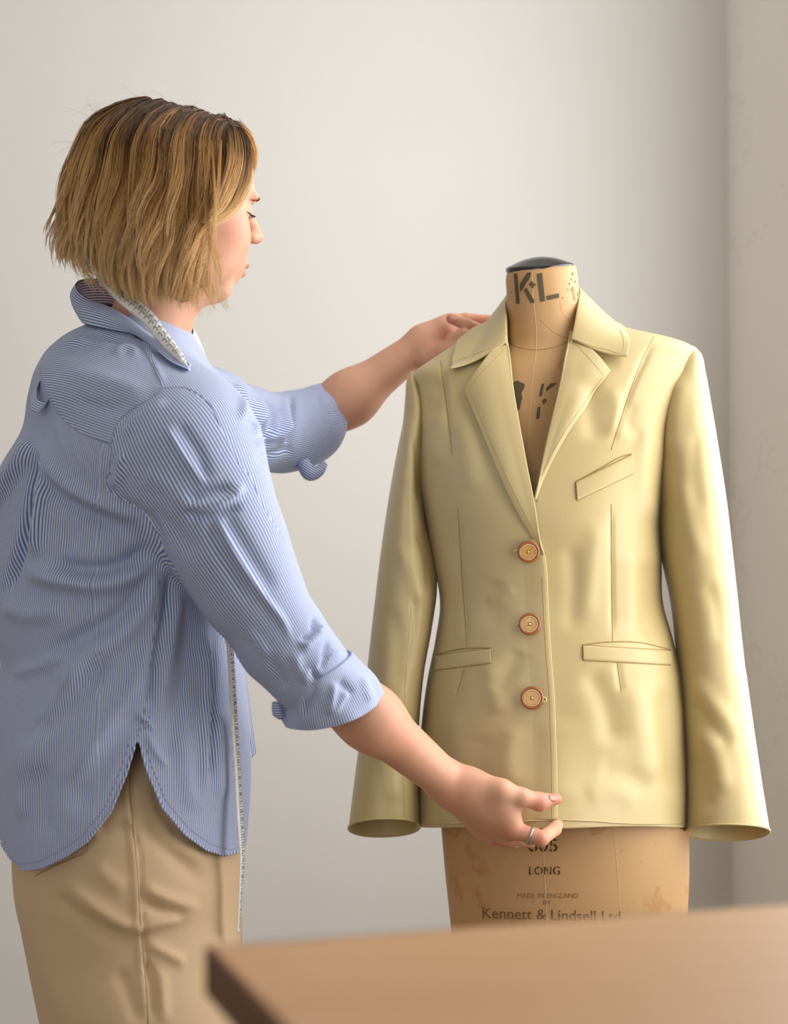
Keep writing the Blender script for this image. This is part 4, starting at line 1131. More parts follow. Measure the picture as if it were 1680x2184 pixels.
tr_folds = [([(285, 1590), (272, 1660), (278, 1760), (287, 1850), (293, 1960), (304, 2090), (310, 2200)], 7, 0.0035), ([(296, 1590), (283, 1660), (289, 1760), (298, 1850), (304, 1960), (315, 2090), (321, 2200)], 4, -0.003),
            ([(120, 1860), (200, 1930), (285, 1975), (360, 1960), (440, 1930)], 16, 0.007), ([(100, 1900), (190, 1970), (280, 2010)], 16, -0.006), ([(300, 1890), (370, 1920), (430, 1935)], 12, 0.006), ([(300, 1920), (350, 1945), (400, 1950)], 10, -0.006),
            ([(300, 1740), (340, 1790), (400, 1850), (450, 1890)], 18, -0.006), ([(200, 1770), (250, 1762), (290, 1770)], 14, -0.005), ([(330, 1770), (380, 1810), (440, 1830)], 20, 0.005), ([(200, 1840), (240, 1880), (270, 1900)], 18, 0.004),
            ([(310, 2010), (350, 2030), (400, 2060)], 12, 0.005), ([(310, 2040), (325, 2100), (330, 2180)], 10, -0.005), ([(250, 2060), (280, 2130), (300, 2190)], 16, -0.005), ([(340, 2060), (345, 2120), (350, 2190)], 14, 0.004), ([(330, 1650), (345, 1720), (390, 1780)], 14, -0.004)]
V = V + N * (ridge_field(px, py, tr_folds) * smooth01(0.0, 0.3, -N[:, 1]))[:, None]
trousers = mk('trousers', V, Q, tan_m, person)
tr_bvh = bvh_of(V, [Q])
def line_on(name, pts, r, mat, off, bvh, parent, n=80):
    q = catmull(pts, n); c = cast(bvh, q[:, 0], q[:, 1], off)
    V, Fs = tube(c, r, 6); return mk(name, V, Fs, mat, parent)
line_on('side_seam', [(290, 1590), (277, 1660), (283, 1760), (292, 1850), (299, 1960), (310, 2090), (316, 2184)], 0.0009, tan_thread, -0.0003, tr_bvh, trousers)
line_on('pocket_seam', [(76, 1868), (110, 1850), (150, 1832), (186, 1812), (186, 1790)], 0.0006, tan_thread, 0, tr_bvh, trousers)
shoe_m = plain('shoe_leather', rgb(92, 64, 44), 0.45, 0.1, 30, 0.1)
for x, y in ((-0.275, 2.05), (-0.30, 2.225)):
    pr = [Cone((x - 0.02, y, 0.045), (x + 0.13, y + 0.03, 0.035), 0.042, 0.038, 0.02), Cone((x - 0.02, y, 0.05), (x - 0.02, y, 0.09), 0.040, 0.038, 0.02)]
    V, Q = sdf_mesh(pr, (x - 0.12, y - 0.12, -0.02), (x + 0.24, y + 0.14, 0.16), 0.006); V[:, 2] = np.maximum(V[:, 2], 0.0)
    mk('shoe', V, Q, shoe_m, person)

# ------------------------------------------------------------------ striped shirt
def shirt_material(name, body=True, period=0.0029, tint=0):
    m, nt, b = base_mat(name)
    white, blue = rgb(206, 211, 226), rgb(90, 112, 170)
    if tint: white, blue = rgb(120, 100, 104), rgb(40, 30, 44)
    def stripes(s):
        fr = mth(nt, 'FRACT', mth(nt, 'DIVIDE', s, period))
        tri = mth(nt, 'ABSOLUTE', mth(nt, 'SUBTRACT', fr, 0.5))
        return mth(nt, 'MULTIPLY', mth(nt, 'SUBTRACT', tri, 0.20), 9.0, clamp=True)
    if body:
        s0, s1, s2 = attr(nt, 's_body'), attr(nt, 's_yoke'), attr(nt, 's_sleeve')
        ry, rs = attr(nt, 'r_yoke'), attr(nt, 'r_sleeve')
        inY = mth(nt, 'GREATER_THAN', ry, 0.0); inS = mth(nt, 'GREATER_THAN', rs, 0.0)
        st = stripes(s0)
        for s, k in ((s2, inS), (s1, inY)):
            t = stripes(s)
            st = mth(nt, 'ADD', mth(nt, 'MULTIPLY', st, mth(nt, 'SUBTRACT', 1.0, k)), mth(nt, 'MULTIPLY', t, k))
        c = mix(nt, st, white, blue)
    else:
        c = mix(nt, stripes(attr(nt, 's_body')), white, blue)
    nt.links.new(c, b.inputs['Base Color'])
    b.inputs['Roughness'].default_value = 0.8; b.inputs['Specular IOR Level'].default_value = 0.2; b.inputs['Sheen Weight'].default_value = 0.1
    bump(nt, b, noise(nt, 420, 3), 0.10, 0.0005)
    return m
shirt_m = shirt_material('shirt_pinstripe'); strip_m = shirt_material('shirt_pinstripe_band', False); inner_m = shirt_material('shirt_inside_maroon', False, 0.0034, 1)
stitch_m = plain('shirt_stitch', rgb(150, 156, 176), 0.8, 0.05, 60, 0.0)

sh_rows = [(690, 205, 392, 2.125, 0.070), (715, 150, 412, 2.125, 0.090), (745, 112, 426, 2.125, 0.112), (790, 84, 440, 2.125, 0.140), (850, 68, 478, 2.125, 0.166), (920, 55, 505, 2.125, 0.168), (1000, 8, 528, 2.125, 0.168), (1100, -20, 534, 2.125, 0.160),
           (1200, -28, 530, 2.125, 0.158), (1300, -22, 522, 2.125, 0.160), (1370, -4, 518, 2.125, 0.160), (1405, 8, 520, 2.125, 0.162), (1470, -4, 524, 2.125, 0.166), (1560, -12, 532, 2.125, 0.172), (1660, -14, 534, 2.125, 0.176), (1760, -6, 528, 2.125, 0.178), (1880, 10, 515, 2.125, 0.176)]
sp = [rows_prim(sh_rows, 0.02)]
arm = [(395, 975, 1.995, 0.082), (450, 1075, 1.975, 0.070), (490, 1165, 1.972, 0.066), (530, 1250, 1.975, 0.0585), (605, 1370, 1.985, 0.0510), (662, 1436, 1.990, 0.0455), (700, 1478, 1.996, 0.041)]
sp += [Cone(J(338, 905, 2.03), J(395, 975, 1.995), 0.076, 0.082, 0.06)]
for a0, a1 in zip(arm[:-1], arm[1:]): sp.append(Cone(J(*a0[:3]), J(*a1[:3]), a0[3], a1[3], 0.05 if a0 is arm[0] else 0.02))
farm = [(440, 895, 2.26, 0.066), (520, 916, 2.34, 0.058), (600, 924, 2.40, 0.053), (645, 914, 2.415, 0.051), (680, 900, 2.42, 0.050)]
sp += [Cone(J(350, 880, 2.18), J(440, 890, 2.26), 0.080, 0.066, 0.04)]
for a0, a1 in zip(farm[:-1], farm[1:]): sp.append(Cone(J(*a0[:3]), J(*a1[:3]), a0[3], a1[3], 0.02))
sp += [Ell(J(425, 1000, 2.04), (0.056, 0.08, 0.10), 0.05)]                                     # the chest under the near arm
V, Q = sdf_mesh(sp, (-0.62, 1.75, 0.62), (0.02, 2.56, 1.42), 0.0033)
V = relax(V, Q, 2)
N = vert_normals(V, [Q])
px, py = proj(V)
front = smooth01(-0.05, 0.3, -N[:, 1])
yoke = [(84, 787), (90, 813), (103, 843), (133, 893), (173, 923), (213, 940), (237, 948), (247, 907), (267, 883), (320, 850), (345, 828), (333, 793), (307, 747), (285, 690), (240, 640), (150, 640), (100, 690), (70, 740)]
slv = [(345, 828), (320, 850), (267, 883), (247, 907), (237, 948), (233, 1000), (224, 1040), (300, 1095), (335, 1150), (420, 1290), (560, 1480), (620, 1620), (900, 1500), (640, 1200), (560, 1080), (533, 1015), (505, 985), (480, 930), (447, 862), (397, 828)]
near = py * 0 + (V[:, 1] < 2.16)
rY = np.where(V[:, 1] < 2.18, poly_dist(px, py, yoke), -50.0)
rS = np.where((V[:, 1] < 2.12), poly_dist(px, py, slv), -50.0)
farS = np.where((V[:, 1] > 2.15) & (V[:, 0] > P(470, 850, 2.25)[0]) , px - 452.0, -50.0)
rS = np.maximum(rS, farS)
# folds
sh_folds = [
    # from the armpit down and back
    ([(330, 1180), (290, 1225), (220, 1250), (130, 1240), (40, 1215)], 22, 0.016, 0.25), ([(345, 1190), (320, 1260), (280, 1330), (200, 1400), (110, 1480)], 24, 0.015), ([(320, 1160), (270, 1200), (200, 1215), (110, 1200)], 16, -0.014),
    ([(330, 1230), (270, 1300), (190, 1350), (90, 1400)], 20, -0.010), ([(350, 1240), (330, 1330), (300, 1440), (230, 1560), (130, 1680)], 24, 0.010), ([(240, 1380), (160, 1490), (60, 1590)], 20, -0.009), ([(300, 1480), (220, 1620), (140, 1740)], 26, -0.007),
    ([(190, 1420), (100, 1550), (50, 1680)], 26, 0.009), ([(60, 1560), (45, 1660), (50, 1760)], 14, 0.006), ([(100, 1620), (90, 1700), (100, 1790)], 16, -0.005), ([(20, 1440), (90, 1420), (160, 1380)], 14, 0.006), ([(0, 1290), (60, 1310), (140, 1300)], 20, 0.007),
    # front half below the sleeve
    ([(365, 1200), (352, 1290), (330, 1400), (312, 1520)], 8, -0.008), ([(385, 1240), (372, 1330), (350, 1450), (330, 1540)], 14, 0.007), ([(400, 1290), (400, 1400), (370, 1540), (350, 1640)], 18, -0.006), ([(440, 1330), (440, 1450), (436, 1600), (432, 1720)], 12, 0.008),
    ([(452, 1330), (456, 1450), (450, 1580), (445, 1690)], 8, -0.007), ([(480, 1500), (470, 1620), (470, 1720)], 18, 0.005), ([(395, 1560), (400, 1660), (420, 1740)], 20, 0.005), ([(310, 1560), (330, 1600), (360, 1640)], 8, 0.004), ([(290, 1520), (310, 1535), (330, 1560)], 6, 0.004),
    # back under the yoke, gathers
    ([(240, 1060), (300, 1095), (340, 1150), (345, 1180)], 10, -0.006), ([(80, 940), (110, 1010), (180, 1060), (240, 1080), (310, 1110)], 16, 0.008), ([(75, 985), (120, 1050), (200, 1100), (290, 1140)], 16, -0.008), ([(80, 950), (70, 1050), (40, 1180), (0, 1290)], 10, -0.016),
    ([(78, 920), (56, 975), (20, 1030), (-20, 1090)], 10, 0.018), ([(92, 970), (86, 1080), (70, 1200)], 9, 0.009), ([(95, 1000), (88, 1100), (80, 1200)], 18, 0.006), ([(150, 920), (165, 970), (195, 1015)], 6, 0.0018), ([(182, 935), (192, 975), (200, 1000)], 5, 0.0016), ([(120, 890), (130, 940), (150, 980)], 7, 0.002), ([(210, 945), (218, 990), (222, 1020)], 5, 0.0016),
    ([(230, 1100), (180, 1140), (120, 1150)], 30, -0.004),
    # yoke and shoulder
    ([(110, 750), (160, 740), (230, 720), (280, 730)], 14, -0.007), ([(140, 720), (200, 728), (260, 735)], 9, 0.005), ([(240, 755), (270, 742), (300, 760)], 9, 0.006), ([(120, 790), (190, 800), (260, 820), (320, 840)], 18, 0.004), ([(150, 850), (220, 870), (290, 862)], 14, -0.004),
    ([(300, 705), (330, 775), (352, 825)], 5, 0.003), ([(247, 905), (300, 858), (345, 826)], 5, -0.003), ([(255, 935), (300, 890), (360, 850)], 8, 0.004), ([(236, 950), (232, 1000), (222, 1042)], 4, -0.003), ([(262, 960), (252, 1010), (240, 1048)], 10, 0.004),
    # sleeve: pressed crease, elbow folds
    ([(350, 905), (390, 970), (440, 1040)], 7, 0.005), ([(372, 895), (420, 960), (447, 1030)], 12, -0.005), ([(384, 1082), (420, 1080), (480, 1068), (525, 1030)], 10, 0.010), ([(395, 1068), (440, 1048), (500, 1040)], 12, -0.008), ([(390, 1098), (450, 1098), (520, 1078)], 10, -0.007),
    ([(455, 1090), (500, 1180), (560, 1270), (605, 1330), (625, 1380)], 8, 0.006), ([(470, 1080), (530, 1180), (590, 1270)], 16, -0.005), ([(440, 1100), (480, 1190), (540, 1290)], 14, -0.005), ([(300, 1010), (360, 1040), (400, 1090)], 20, 0.004), ([(310, 1080), (370, 1130), (420, 1190)], 18, -0.004),
    ([(690, 1330), (665, 1360), (640, 1385)], 9, 0.008), ([(672, 1312), (668, 1345), (640, 1372)], 7, -0.007), ([(735, 1390), (700, 1400), (665, 1425), (640, 1450)], 8, 0.006), ([(700, 1365), (690, 1400), (680, 1430)], 7, -0.005), ([(628, 1390), (640, 1430), (660, 1460)], 10, 0.005), ([(660, 1420), (675, 1445), (690, 1460)], 6, -0.006),
    ([(560, 1390), (590, 1430), (610, 1470)], 12, -0.004), ([(520, 1340), (560, 1380), (580, 1430)], 10, 0.003),
    # far sleeve
    ([(500, 815), (520, 850), (515, 900)], 9, 0.006), ([(545, 845), (560, 880), (540, 930)], 8, 0.008), ([(560, 840), (585, 880), (575, 930)], 7, -0.008), ([(600, 850), (610, 900), (590, 950)], 8, 0.008), ([(618, 838), (625, 890), (612, 960)], 5, -0.008), ([(540, 950), (580, 930), (625, 900)], 9, 0.006), ([(545, 985), (590, 965), (630, 955)], 8, -0.005), ([(520, 880), (560, 915), (570, 960)], 7, -0.006)]
disp = ridge_field(px, py, sh_folds)
V = V + N * (disp * front)[:, None]
px, py = proj(V)
T = tris_of([Q])
# stripe coordinates
rz = sp[0].at(V[:, 2])
th = np.arctan2((V[:, 1] - rz[:, 2]) / rz[:, 3], (V[:, 0] - rz[:, 0]) / rz[:, 1])
s_body = np.mod(th + math.pi / 2, 2 * math.pi) * 0.168
s_body = s_body + 0.0 * px
s_yoke = V[:, 2] * 0.86 + V[:, 0] * 0.46 + (V[:, 1] - 2.0) * 0.25
aA, aB = J(395, 975, 1.995), J(690, 1470, 1.995); ad = (aB - aA) / np.linalg.norm(aB - aA)
def around(p, a, d, r):
    q = p - a; q = q - (q @ d)[:, None] * d
    e1 = np.cross(d, [0, 1.0, 0]); e1 /= np.linalg.norm(e1); e2 = np.cross(d, e1)
    return np.mod(np.arctan2(q @ e2, q @ e1) + 0.6, 2 * np.pi) * r
s_slv = around(V, aA, ad, 0.062)
bA, bB = J(430, 865, 2.26), J(670, 905, 2.42); bd = (bB - bA) / np.linalg.norm(bB - bA)
s_far = around(V, bA, bd, 0.058)
s_slv = np.where(farS > 0, s_far, s_slv)
A = {'s_body': s_body, 's_yoke': s_yoke, 's_sleeve': s_slv, 'r_yoke': rY, 'r_sleeve': rS}
# curved shirt tails with a slit at the side seam
hx_ = np.array([-80, 0, 20, 50, 90, 140, 185, 235, 270, 286, 293, 300, 312, 345, 395, 440, 480, 512, 545])
hy_ = np.array([1720, 1790, 1830, 1857, 1852, 1828, 1797, 1735, 1650, 1596, 1574, 1596, 1642, 1722, 1782, 1814, 1826, 1816, 1780])
nearhem = np.interp(px, hx_, hy_); farhem = np.interp(px, [-50, 200, 500, 560], [1700, 1640, 1640, 1608])
w = smooth01(2.13, 2.17, V[:, 1])
hemf = (nearhem * (1 - w) + farhem * w) - py
neck = py - (646 + 0.10 * (px - 160)); neckin = np.hypot((V[:, 0] - P(300, 690, 2.125)[0]) / 0.062, (V[:, 1] - 2.125) / 0.062) - 1
neckf = np.where(py < 760, neckin * 60, 60)
# open ends of the sleeves
e1f = 30 - ((V - J(680, 1456, 1.994)) @ ad) * 1700; e1f = np.where((V[:, 1] < 2.12) & (px > 540) & (py > 1250), e1f, 30)
e2f = 30 - ((V - J(660, 902, 2.418)) @ bd) * 1500; e2f = np.where((V[:, 1] > 2.2) & (px > 560), e2f, 30)
fld = np.minimum(np.minimum(hemf, neckf), np.minimum(e1f, e2f))
Vs, Ts, A2 = clip_mesh(V, T, fld, A)
shirt = mk('shirt', Vs, Ts, shirt_m, person, A2, solid=0.0016)
shirt_bvh = bvh_of(V, [Q])
print('shirt', len(Vs))

def band(name, a, c, nu, mat, parent=None, arc=True, bul=0.0, solid=0.0016, ns=110, across=False, outv=None):
    """strip of striped cloth between two space curves; stripes run along it (or across)"""
    A_, C_ = catmull(np.array(a), ns), catmull(np.array(c), ns)
    u = np.linspace(0, 1, nu)
    Vb = A_[:, None] * (1 - u)[None, :, None] + C_[:, None] * u[None, :, None]
    t = np.gradient((A_ + C_) / 2, axis=0); t /= np.linalg.norm(t, axis=1)[:, None]
    nn = np.cross(t, C_ - A_); nn /= np.linalg.norm(nn, axis=1)[:, None] + 1e-9
    if outv is not None:
        sg = np.sign((nn * outv(A_)).sum(1).mean()); nn = nn * (sg if sg else 1)
    Vb = Vb + nn[:, None] * (np.sin(np.pi * u) * bul)[None, :, None]
    wd = np.linalg.norm(C_ - A_, axis=1).mean(); ln = np.r_[0, np.cumsum(np.linalg.norm(np.diff((A_ + C_) / 2, axis=0), axis=1))]
    s = np.broadcast_to(u[None] * wd, Vb.shape[:2]) if not across else np.broadcast_to(ln[:, None], Vb.shape[:2])
    Fs = [grid_faces(ns, nu)]
    if outv is not None:
        Nn = vert_normals(Vb.reshape(-1, 3), Fs)
        if (Nn.reshape(Vb.shape).mean(1) * outv(A_)).sum() < 0: Fs = [Fs[0][:, ::-1]]
    o = mk(name, Vb.reshape(-1, 3), Fs, mat, parent or shirt, {'s_body': s.ravel()}, solid=solid)
    return o, Vb, Fs
# collar: stand open at the neck, leaf lying over the yoke
top = [(160, 606, 2.150), (164, 618, 2.118), (190, 638, 2.075), (235, 655, 2.040), (285, 685, 2.012), (330, 722, 2.000), (372, 758, 2.005), (405, 785, 2.020)]
leaf = [(161, 660, 2.135), (170, 682, 2.085), (195, 702, 2.030), (240, 710, 1.995), (285, 722, 1.972), (325, 750, 1.962), (364, 781, 1.966), (400, 797, 1.985)]
cpt = P(290, 680, 2.125)
outv = lambda a: a - cpt
leafw = np.array([P(*q) for q in leaf])
lc = cast(shirt_bvh, np.array([q[0] for q in leaf], float), np.array([q[1] for q in leaf], float), 0.005)
for i in range(2, len(leaf)): leafw[i] = lc[i]
_, CV, CF = band('collar', [P(*q) for q in top], leafw, 14, strip_m, outv=outv, bul=0.007, solid=0.0022)
ctop = [P(*q) for q in top]
backrim = [P(*q) for q in [(160, 606, 2.150), (168, 598, 2.175), (195, 594, 2.205), (235, 596, 2.225), (300, 622, 2.235), (360, 656, 2.225), (398, 678, 2.205), (408, 692, 2.190)]]
backlow = [P(*q) for q in [(161, 660, 2.150), (172, 668, 2.190), (200, 668, 2.230), (240, 668, 2.250), (300, 690, 2.260), (360, 715, 2.255), (388, 732, 2.230), (402, 726, 2.205)]]
band('collar_far_side', backrim, backlow, 10, inner_m, outv=outv, bul=0.005, solid=0.0022)
stin = [P(*q) for q in [(200, 668, 2.110), (215, 676, 2.085), (240, 690, 2.070), (285, 712, 2.052), (330, 748, 2.050), (372, 782, 2.058), (405, 806, 2.066)]]
allrim = ctop[::-1] + backrim[1:]
allin = [p - np.array([0, 0, 0.03]) - outv(p) * 0.06 for p in allrim]
band('collar_lining', [p - outv(p) * 0.03 for p in allrim], allin, 8, inner_m, outv=lambda a: -(a - cpt), solid=0.0010, ns=140)
# front placket running down from the collar
plA = cast(shirt_bvh, np.array([420., 445, 470, 490, 505, 515]), np.array([800., 835, 885, 940, 985, 1010]), 0.0015)
# rolled cuffs
def cuff(a, ra, b, rb, ddir, name, twist=0.0, wob=0.003, flat=0.9):
    n, m = 14, 120
    d = (b - a); ln = np.linalg.norm(d); d = d / ln
    e1 = np.cross(d, [0, 1.0, 0]); e1 /= np.linalg.norm(e1); e2 = np.cross(d, e1)
    ang = np.arange(m) / m * 2 * np.pi
    prof = [(0.06, ra - 0.004), (0.02, ra - 0.001), (0.0, ra + 0.0012)] + [(t, ra + (rb - ra) * t + 0.002 * math.sin(math.pi * t)) for t in np.linspace(0.06, 0.94, n)] + [(1.0, rb + 0.0006), (0.985, rb - 0.0016), (0.9, rb - 0.0035), (0.6, rb - 0.006)]
    rows_ = []
    for t, r in prof:
        rr = r * (1 + wob / r * (np.sin(3 * ang + 5 * t) * 0.5 + np.sin(5 * ang - 4 * t + 1) * 0.35 + 0.4 * np.sin(9 * ang + 2 * t)))
        rows_.append(a + d * ln * t + rr[:, None] * (np.cos(ang)[:, None] * e1 + flat * np.sin(ang)[:, None] * e2))
    Vb = np.array(rows_); s = np.broadcast_to((ang + twist * np.array([p[0] for p in prof])[:, None]) * (ra + rb) / 2, Vb.shape[:2])
    Fs = [grid_faces(len(prof), m, True)]
    Nn = vert_normals(Vb.reshape(-1, 3), Fs)
    if (Nn.reshape(Vb.shape)[8] * (Vb[8] - a)).sum() < 0: Fs = [Fs[0][:, ::-1]]
    o = mk(name, Vb.reshape(-1, 3), Fs, strip_m, shirt, {'s_body': s.ravel()})
    return o, Vb, Fs, Nn
def flared_cuff(rings, name, m=130, wob=0.0028, sag_x=0.0, folds=True):
    """turned back cuff through rings (left px, right px, depth, half depth, sag px)"""
    rr = []
    ang = np.arange(m) / m * 2 * np.pi
    n = 26; tq = np.linspace(0, 1, n); t = np.linspace(0, 1, len(rings))
    arr = hermite(t, np.array([[*a, *b, d, h, sg] for a, b, d, h, sg in rings], float), tq); sx = 0.0 if np.isscalar(sag_x) else hermite(t, np.array(sag_x, float), tq)
    for i, r in enumerate(arr):
        lx, ly, rx, ry, d, h, sg = r
        c, s_ = np.cos(ang), np.sin(ang)
        k = 1 + wob * 18 * (0.5 * np.sin(3 * ang + 4 * tq[i]) + 0.35 * np.sin(5 * ang - 5 * tq[i] + 1) + 0.35 * np.sin(9 * ang + 3 * tq[i])) * (0.3 + 0.7 * tq[i])
        rr.append(P((lx + rx) / 2 + (rx - lx) / 2 * c * k + (0.0 if np.isscalar(sag_x) else sx[i]) * s_, (ly + ry) / 2 + (ry - ly) / 2 * c * k + sg * s_, d - h * s_ * k))
    Vb = np.array(rr)
    ctr = Vb.mean(1, keepdims=True)
    axis = ctr[-1, 0] - ctr[0, 0]; axis /= np.linalg.norm(axis)
    lip0 = [ctr[0] + (Vb[0] - ctr[0]) * q + axis * z_ for q, z_ in ((0.86, 0.012), (0.92, 0.003), (0.97, -0.0004))]
    lip1 = [ctr[-1] + (Vb[-1] - ctr[-1]) * q + axis * z_ for q, z_ in ((0.975, 0.0008), (0.93, -0.001), (0.86, -0.006), (0.80, -0.022))]
    Vb = np.concatenate([np.array(lip0), Vb, np.array(lip1)])
    s_ = np.broadcast_to(ang * 0.058, Vb.shape[:2])
    Fs = [grid_faces(len(Vb), m, True)]
    Nn = vert_normals(Vb.reshape(-1, 3), Fs)
    if (Nn.reshape(Vb.shape)[12] * (Vb[12] - ctr[10])).sum() < 0: Fs = [Fs[0][:, ::-1]]; Nn = -Nn
    Vf_ = Vb.reshape(-1, 3); px_, py_ = proj(Vf_)
    fl_ = [([(712, 1452), (708, 1490), (706, 1530)], 7, 0.005), ([(722, 1450), (740, 1470), (752, 1482)], 8, -0.004), ([(745, 1468), (728, 1496), (712, 1525)], 6, 0.004), ([(668, 1462), (658, 1500), (655, 1535)], 6, -0.004), ([(650, 1468), (642, 1505), (640, 1530)], 7, 0.003), ([(770, 1440), (782, 1470), (790, 1500)], 8, 0.003)]
    if folds: Vf_ = Vf_ + Nn * (ridge_field(px_, py_, fl_) * smooth01(0, 0.3, -Nn[:, 1]))[:, None]
    return mk(name, Vf_, Fs, strip_m, shirt, {'s_body': s_.ravel()})
flared_cuff([((608, 1468), (750, 1391), 1.994, 0.055, 20), ((608, 1498), (774, 1417), 1.997, 0.053, 30), ((602, 1520), (800, 1448), 2.001, 0.054, 38), ((599, 1535), (817, 1482), 2.006, 0.053, 42)], 'rolled_cuff')
flared_cuff([((628, 836), (638, 996), 2.414, 0.054, 0), ((655, 824), (668, 985), 2.417, 0.053, 0), ((685, 817), (696, 960), 2.420, 0.049, 0), ((708, 815), (715, 938), 2.424, 0.044, 0)], 'rolled_cuff', wob=0.0016, sag_x=[6, 8, 9, 9], folds=False)
# hanging tuck of the far cuff and of the near cuff
V_, F_ = tube(catmull([J(646, 972, 2.385), J(650, 996, 2.376), J(664, 1010, 2.372), J(680, 1004, 2.374), J(692, 988, 2.38)], 30), np.r_[np.linspace(0.008, 0.0115, 15), np.linspace(0.0115, 0.005, 15)], 14)
mk('cuff_tail', V_, F_, strip_m, shirt, {'s_body': V_[:, 2] * 0.8 + V_[:, 0] * 0.5})
V_, F_ = tube(catmull([J(592, 1500, 1.99), J(592, 1518, 1.985), J(600, 1532, 1.983)], 12), [0.007] * 8 + [0.006, 0.005, 0.004, 0.003], 10)
mk('cuff_tail', V_, F_, strip_m, shirt, {'s_body': V_[:, 2]})
band('far_front', [P(498, 1376, 2.18), P(503, 1500, 2.185), P(508, 1638, 2.19)], [P(517, 1380, 2.205), P(532, 1500, 2.205), P(546, 1607, 2.205)], 12, strip_m, ns=60, bul=0.003, outv=lambda a: CAM - a)
# hanging loop at the box pleat
loop = [P(*q) for q in [(93, 814, 2.040), (78, 822, 2.012), (71, 846, 1.992), (75, 864, 1.980), (88, 869, 1.978), (104, 853, 1.998)]]
lw = np.array([0.0035, 0.002, 0.006])
band('hanging_loop', [p + lw for p in loop], [p - lw for p in loop], 8, strip_m, solid=0.001, ns=40, bul=0.0)
# seams
for q in ([(85, 787), (90, 813), (103, 843), (133, 893), (173, 923), (213, 940), (237, 948)], [(237, 948), (247, 907), (267, 883), (320, 850), (345, 828), (333, 793), (307, 747), (292, 716)], [(237, 948), (234, 1000), (223, 1040)], [(345, 828), (397, 828), (445, 860), (470, 910)],
          [(322, 1520), (306, 1560)], [(340, 1230), (330, 1330), (318, 1440), (303, 1540), (294, 1570)]):
    line_on('seam', q, 0.0005, stitch_m, 0.0002, shirt_bvh, shirt, 50)
hemx = np.linspace(4, 508, 140); hy2 = np.interp(hemx, hx_, hy_)
for k, sl in enumerate((hemx < 288, hemx > 299)):
    q = np.stack([hemx[sl], hy2[sl] - 1.5], -1); c = cast(shirt_bvh, q[:, 0], q[:, 1], 0.0002)
    A_, F_ = tube(c, 0.0014, 6); mk('hem_roll', A_, F_, strip_m, shirt, {'s_body': A_[:, 0]})
    nx = 5 if k == 0 else -3
    q2 = q - np.array([10 if k == 0 else -9, 12]); c = cast(shirt_bvh, q2[:, 0], q2[:, 1], 0.0001)
    A_, F_ = tube(c, 0.0004, 5); mk('hem_stitch', A_, F_, stitch_m, shirt)

# ------------------------------------------------------------------ hair: a wavy bob
hair_m, nt, b = base_mat('hair_blond')
hh, tone = attr(nt, 'along'), attr(nt, 'tone')
rmp = node(nt, 'ShaderNodeValToRGB'); el = rmp.color_ramp.elements
el[0].position = 0.0; el[0].color = rgb(76, 50, 27); el[1].position = 1.0; el[1].color = rgb(236, 200, 146)
for p, c in ((0.28, rgb(104, 69, 36)), (0.46, rgb(176, 126, 66)), (0.64, rgb(224, 178, 112))):
    e_ = el.new(p); e_.color = c
nt.links.new(mth(nt, 'ADD', hh, tone, clamp=True), rmp.inputs[0])
nt.links.new(rmp.outputs[0], b.inputs['Base Color'])
b.inputs['Roughness'].default_value = 0.42; b.inputs['Specular IOR Level'].default_value = 0.55
cap_m = plain('hair_under', rgb(84, 56, 30), 0.8, 0.2, 60, 0.3, 160)
HD = 2.10
env = np.array([(204, 290, 345, .015), (212, 255, 375, .045), (228, 226, 420, .066), (250, 205, 462, .080), (285, 182, 502, .094), (330, 160, 531, .106), (390, 146, 536, .114), (450, 138, 522, .117), (520, 136, 505, .114), (580, 150, 492, .106), (640, 190, 482, .098), (700, 240, 474, .092)], float)
def E(al, y, q=1.0):
    t = hermite(env[:, 0], env[:, 1:], y)
    c, s = np.cos(al), np.sin(al)
    cx = (t[..., 0] + t[..., 1]) / 2; w = (t[..., 1] - t[..., 0]) / 2
    return P(cx + w * c * q, y, HD - t[..., 2] * s * q)
yend_a = np.radians([40, 52, 62, 75, 90, 110, 130, 150, 170, 190, 220, 270, 320])
yend_v = np.array([640, 664, 668, 655, 652, 648, 626, 596, 566, 550, 545, 560, 600.])
part_pts = np.array([(505, 270), (480, 258), (440, 245), (390, 232), (345, 221), (315, 217)], float)
part_c = catmull(part_pts, 60)
NP = 20
hairV, hairF, hairH, hairT = [], [], [], []
def add_strand_set(C, r0, tone_, h0=0.0, h1=1.0):
    """C: (k, NP, 3) centre lines turned into thin three sided tubes"""
    k = len(C)
    T = np.gradient(C, axis=1); T /= np.linalg.norm(T, axis=2)[..., None] + 1e-12
    ref = np.array([0.31, -0.85, 0.42])
    n = np.cross(T, ref); n /= np.linalg.norm(n, axis=2)[..., None] + 1e-12
    bb = np.cross(T, n)
    u = np.linspace(0, 1, C.shape[1])
    rr = (r0[:, None] * (1 - 0.6 * u[None] ** 3))[..., None]
    ring = [C + rr * (math.cos(a) * n + math.sin(a) * bb) for a in (0.5, 2.594, 4.689)]
    V = np.stack(ring, 2)                                   # k, NP, 3, 3
    base = sum(len(v) for v in hairV)
    f = grid_faces(C.shape[1], 3, True)
    F = (f[None] + (np.arange(k) * C.shape[1] * 3)[:, None, None] + base).reshape(-1, 4)
    hairV.append(V.reshape(-1, 3)); hairF.append(F)
    hairH.append(np.broadcast_to((h0 + (h1 - h0) * u)[None, :, None], (k, C.shape[1], 3)).ravel())
    hairT.append(np.broadcast_to(np.asarray(tone_)[:, None, None], (k, C.shape[1], 3)).ravel())
s = np.linspace(0, 1, NP)
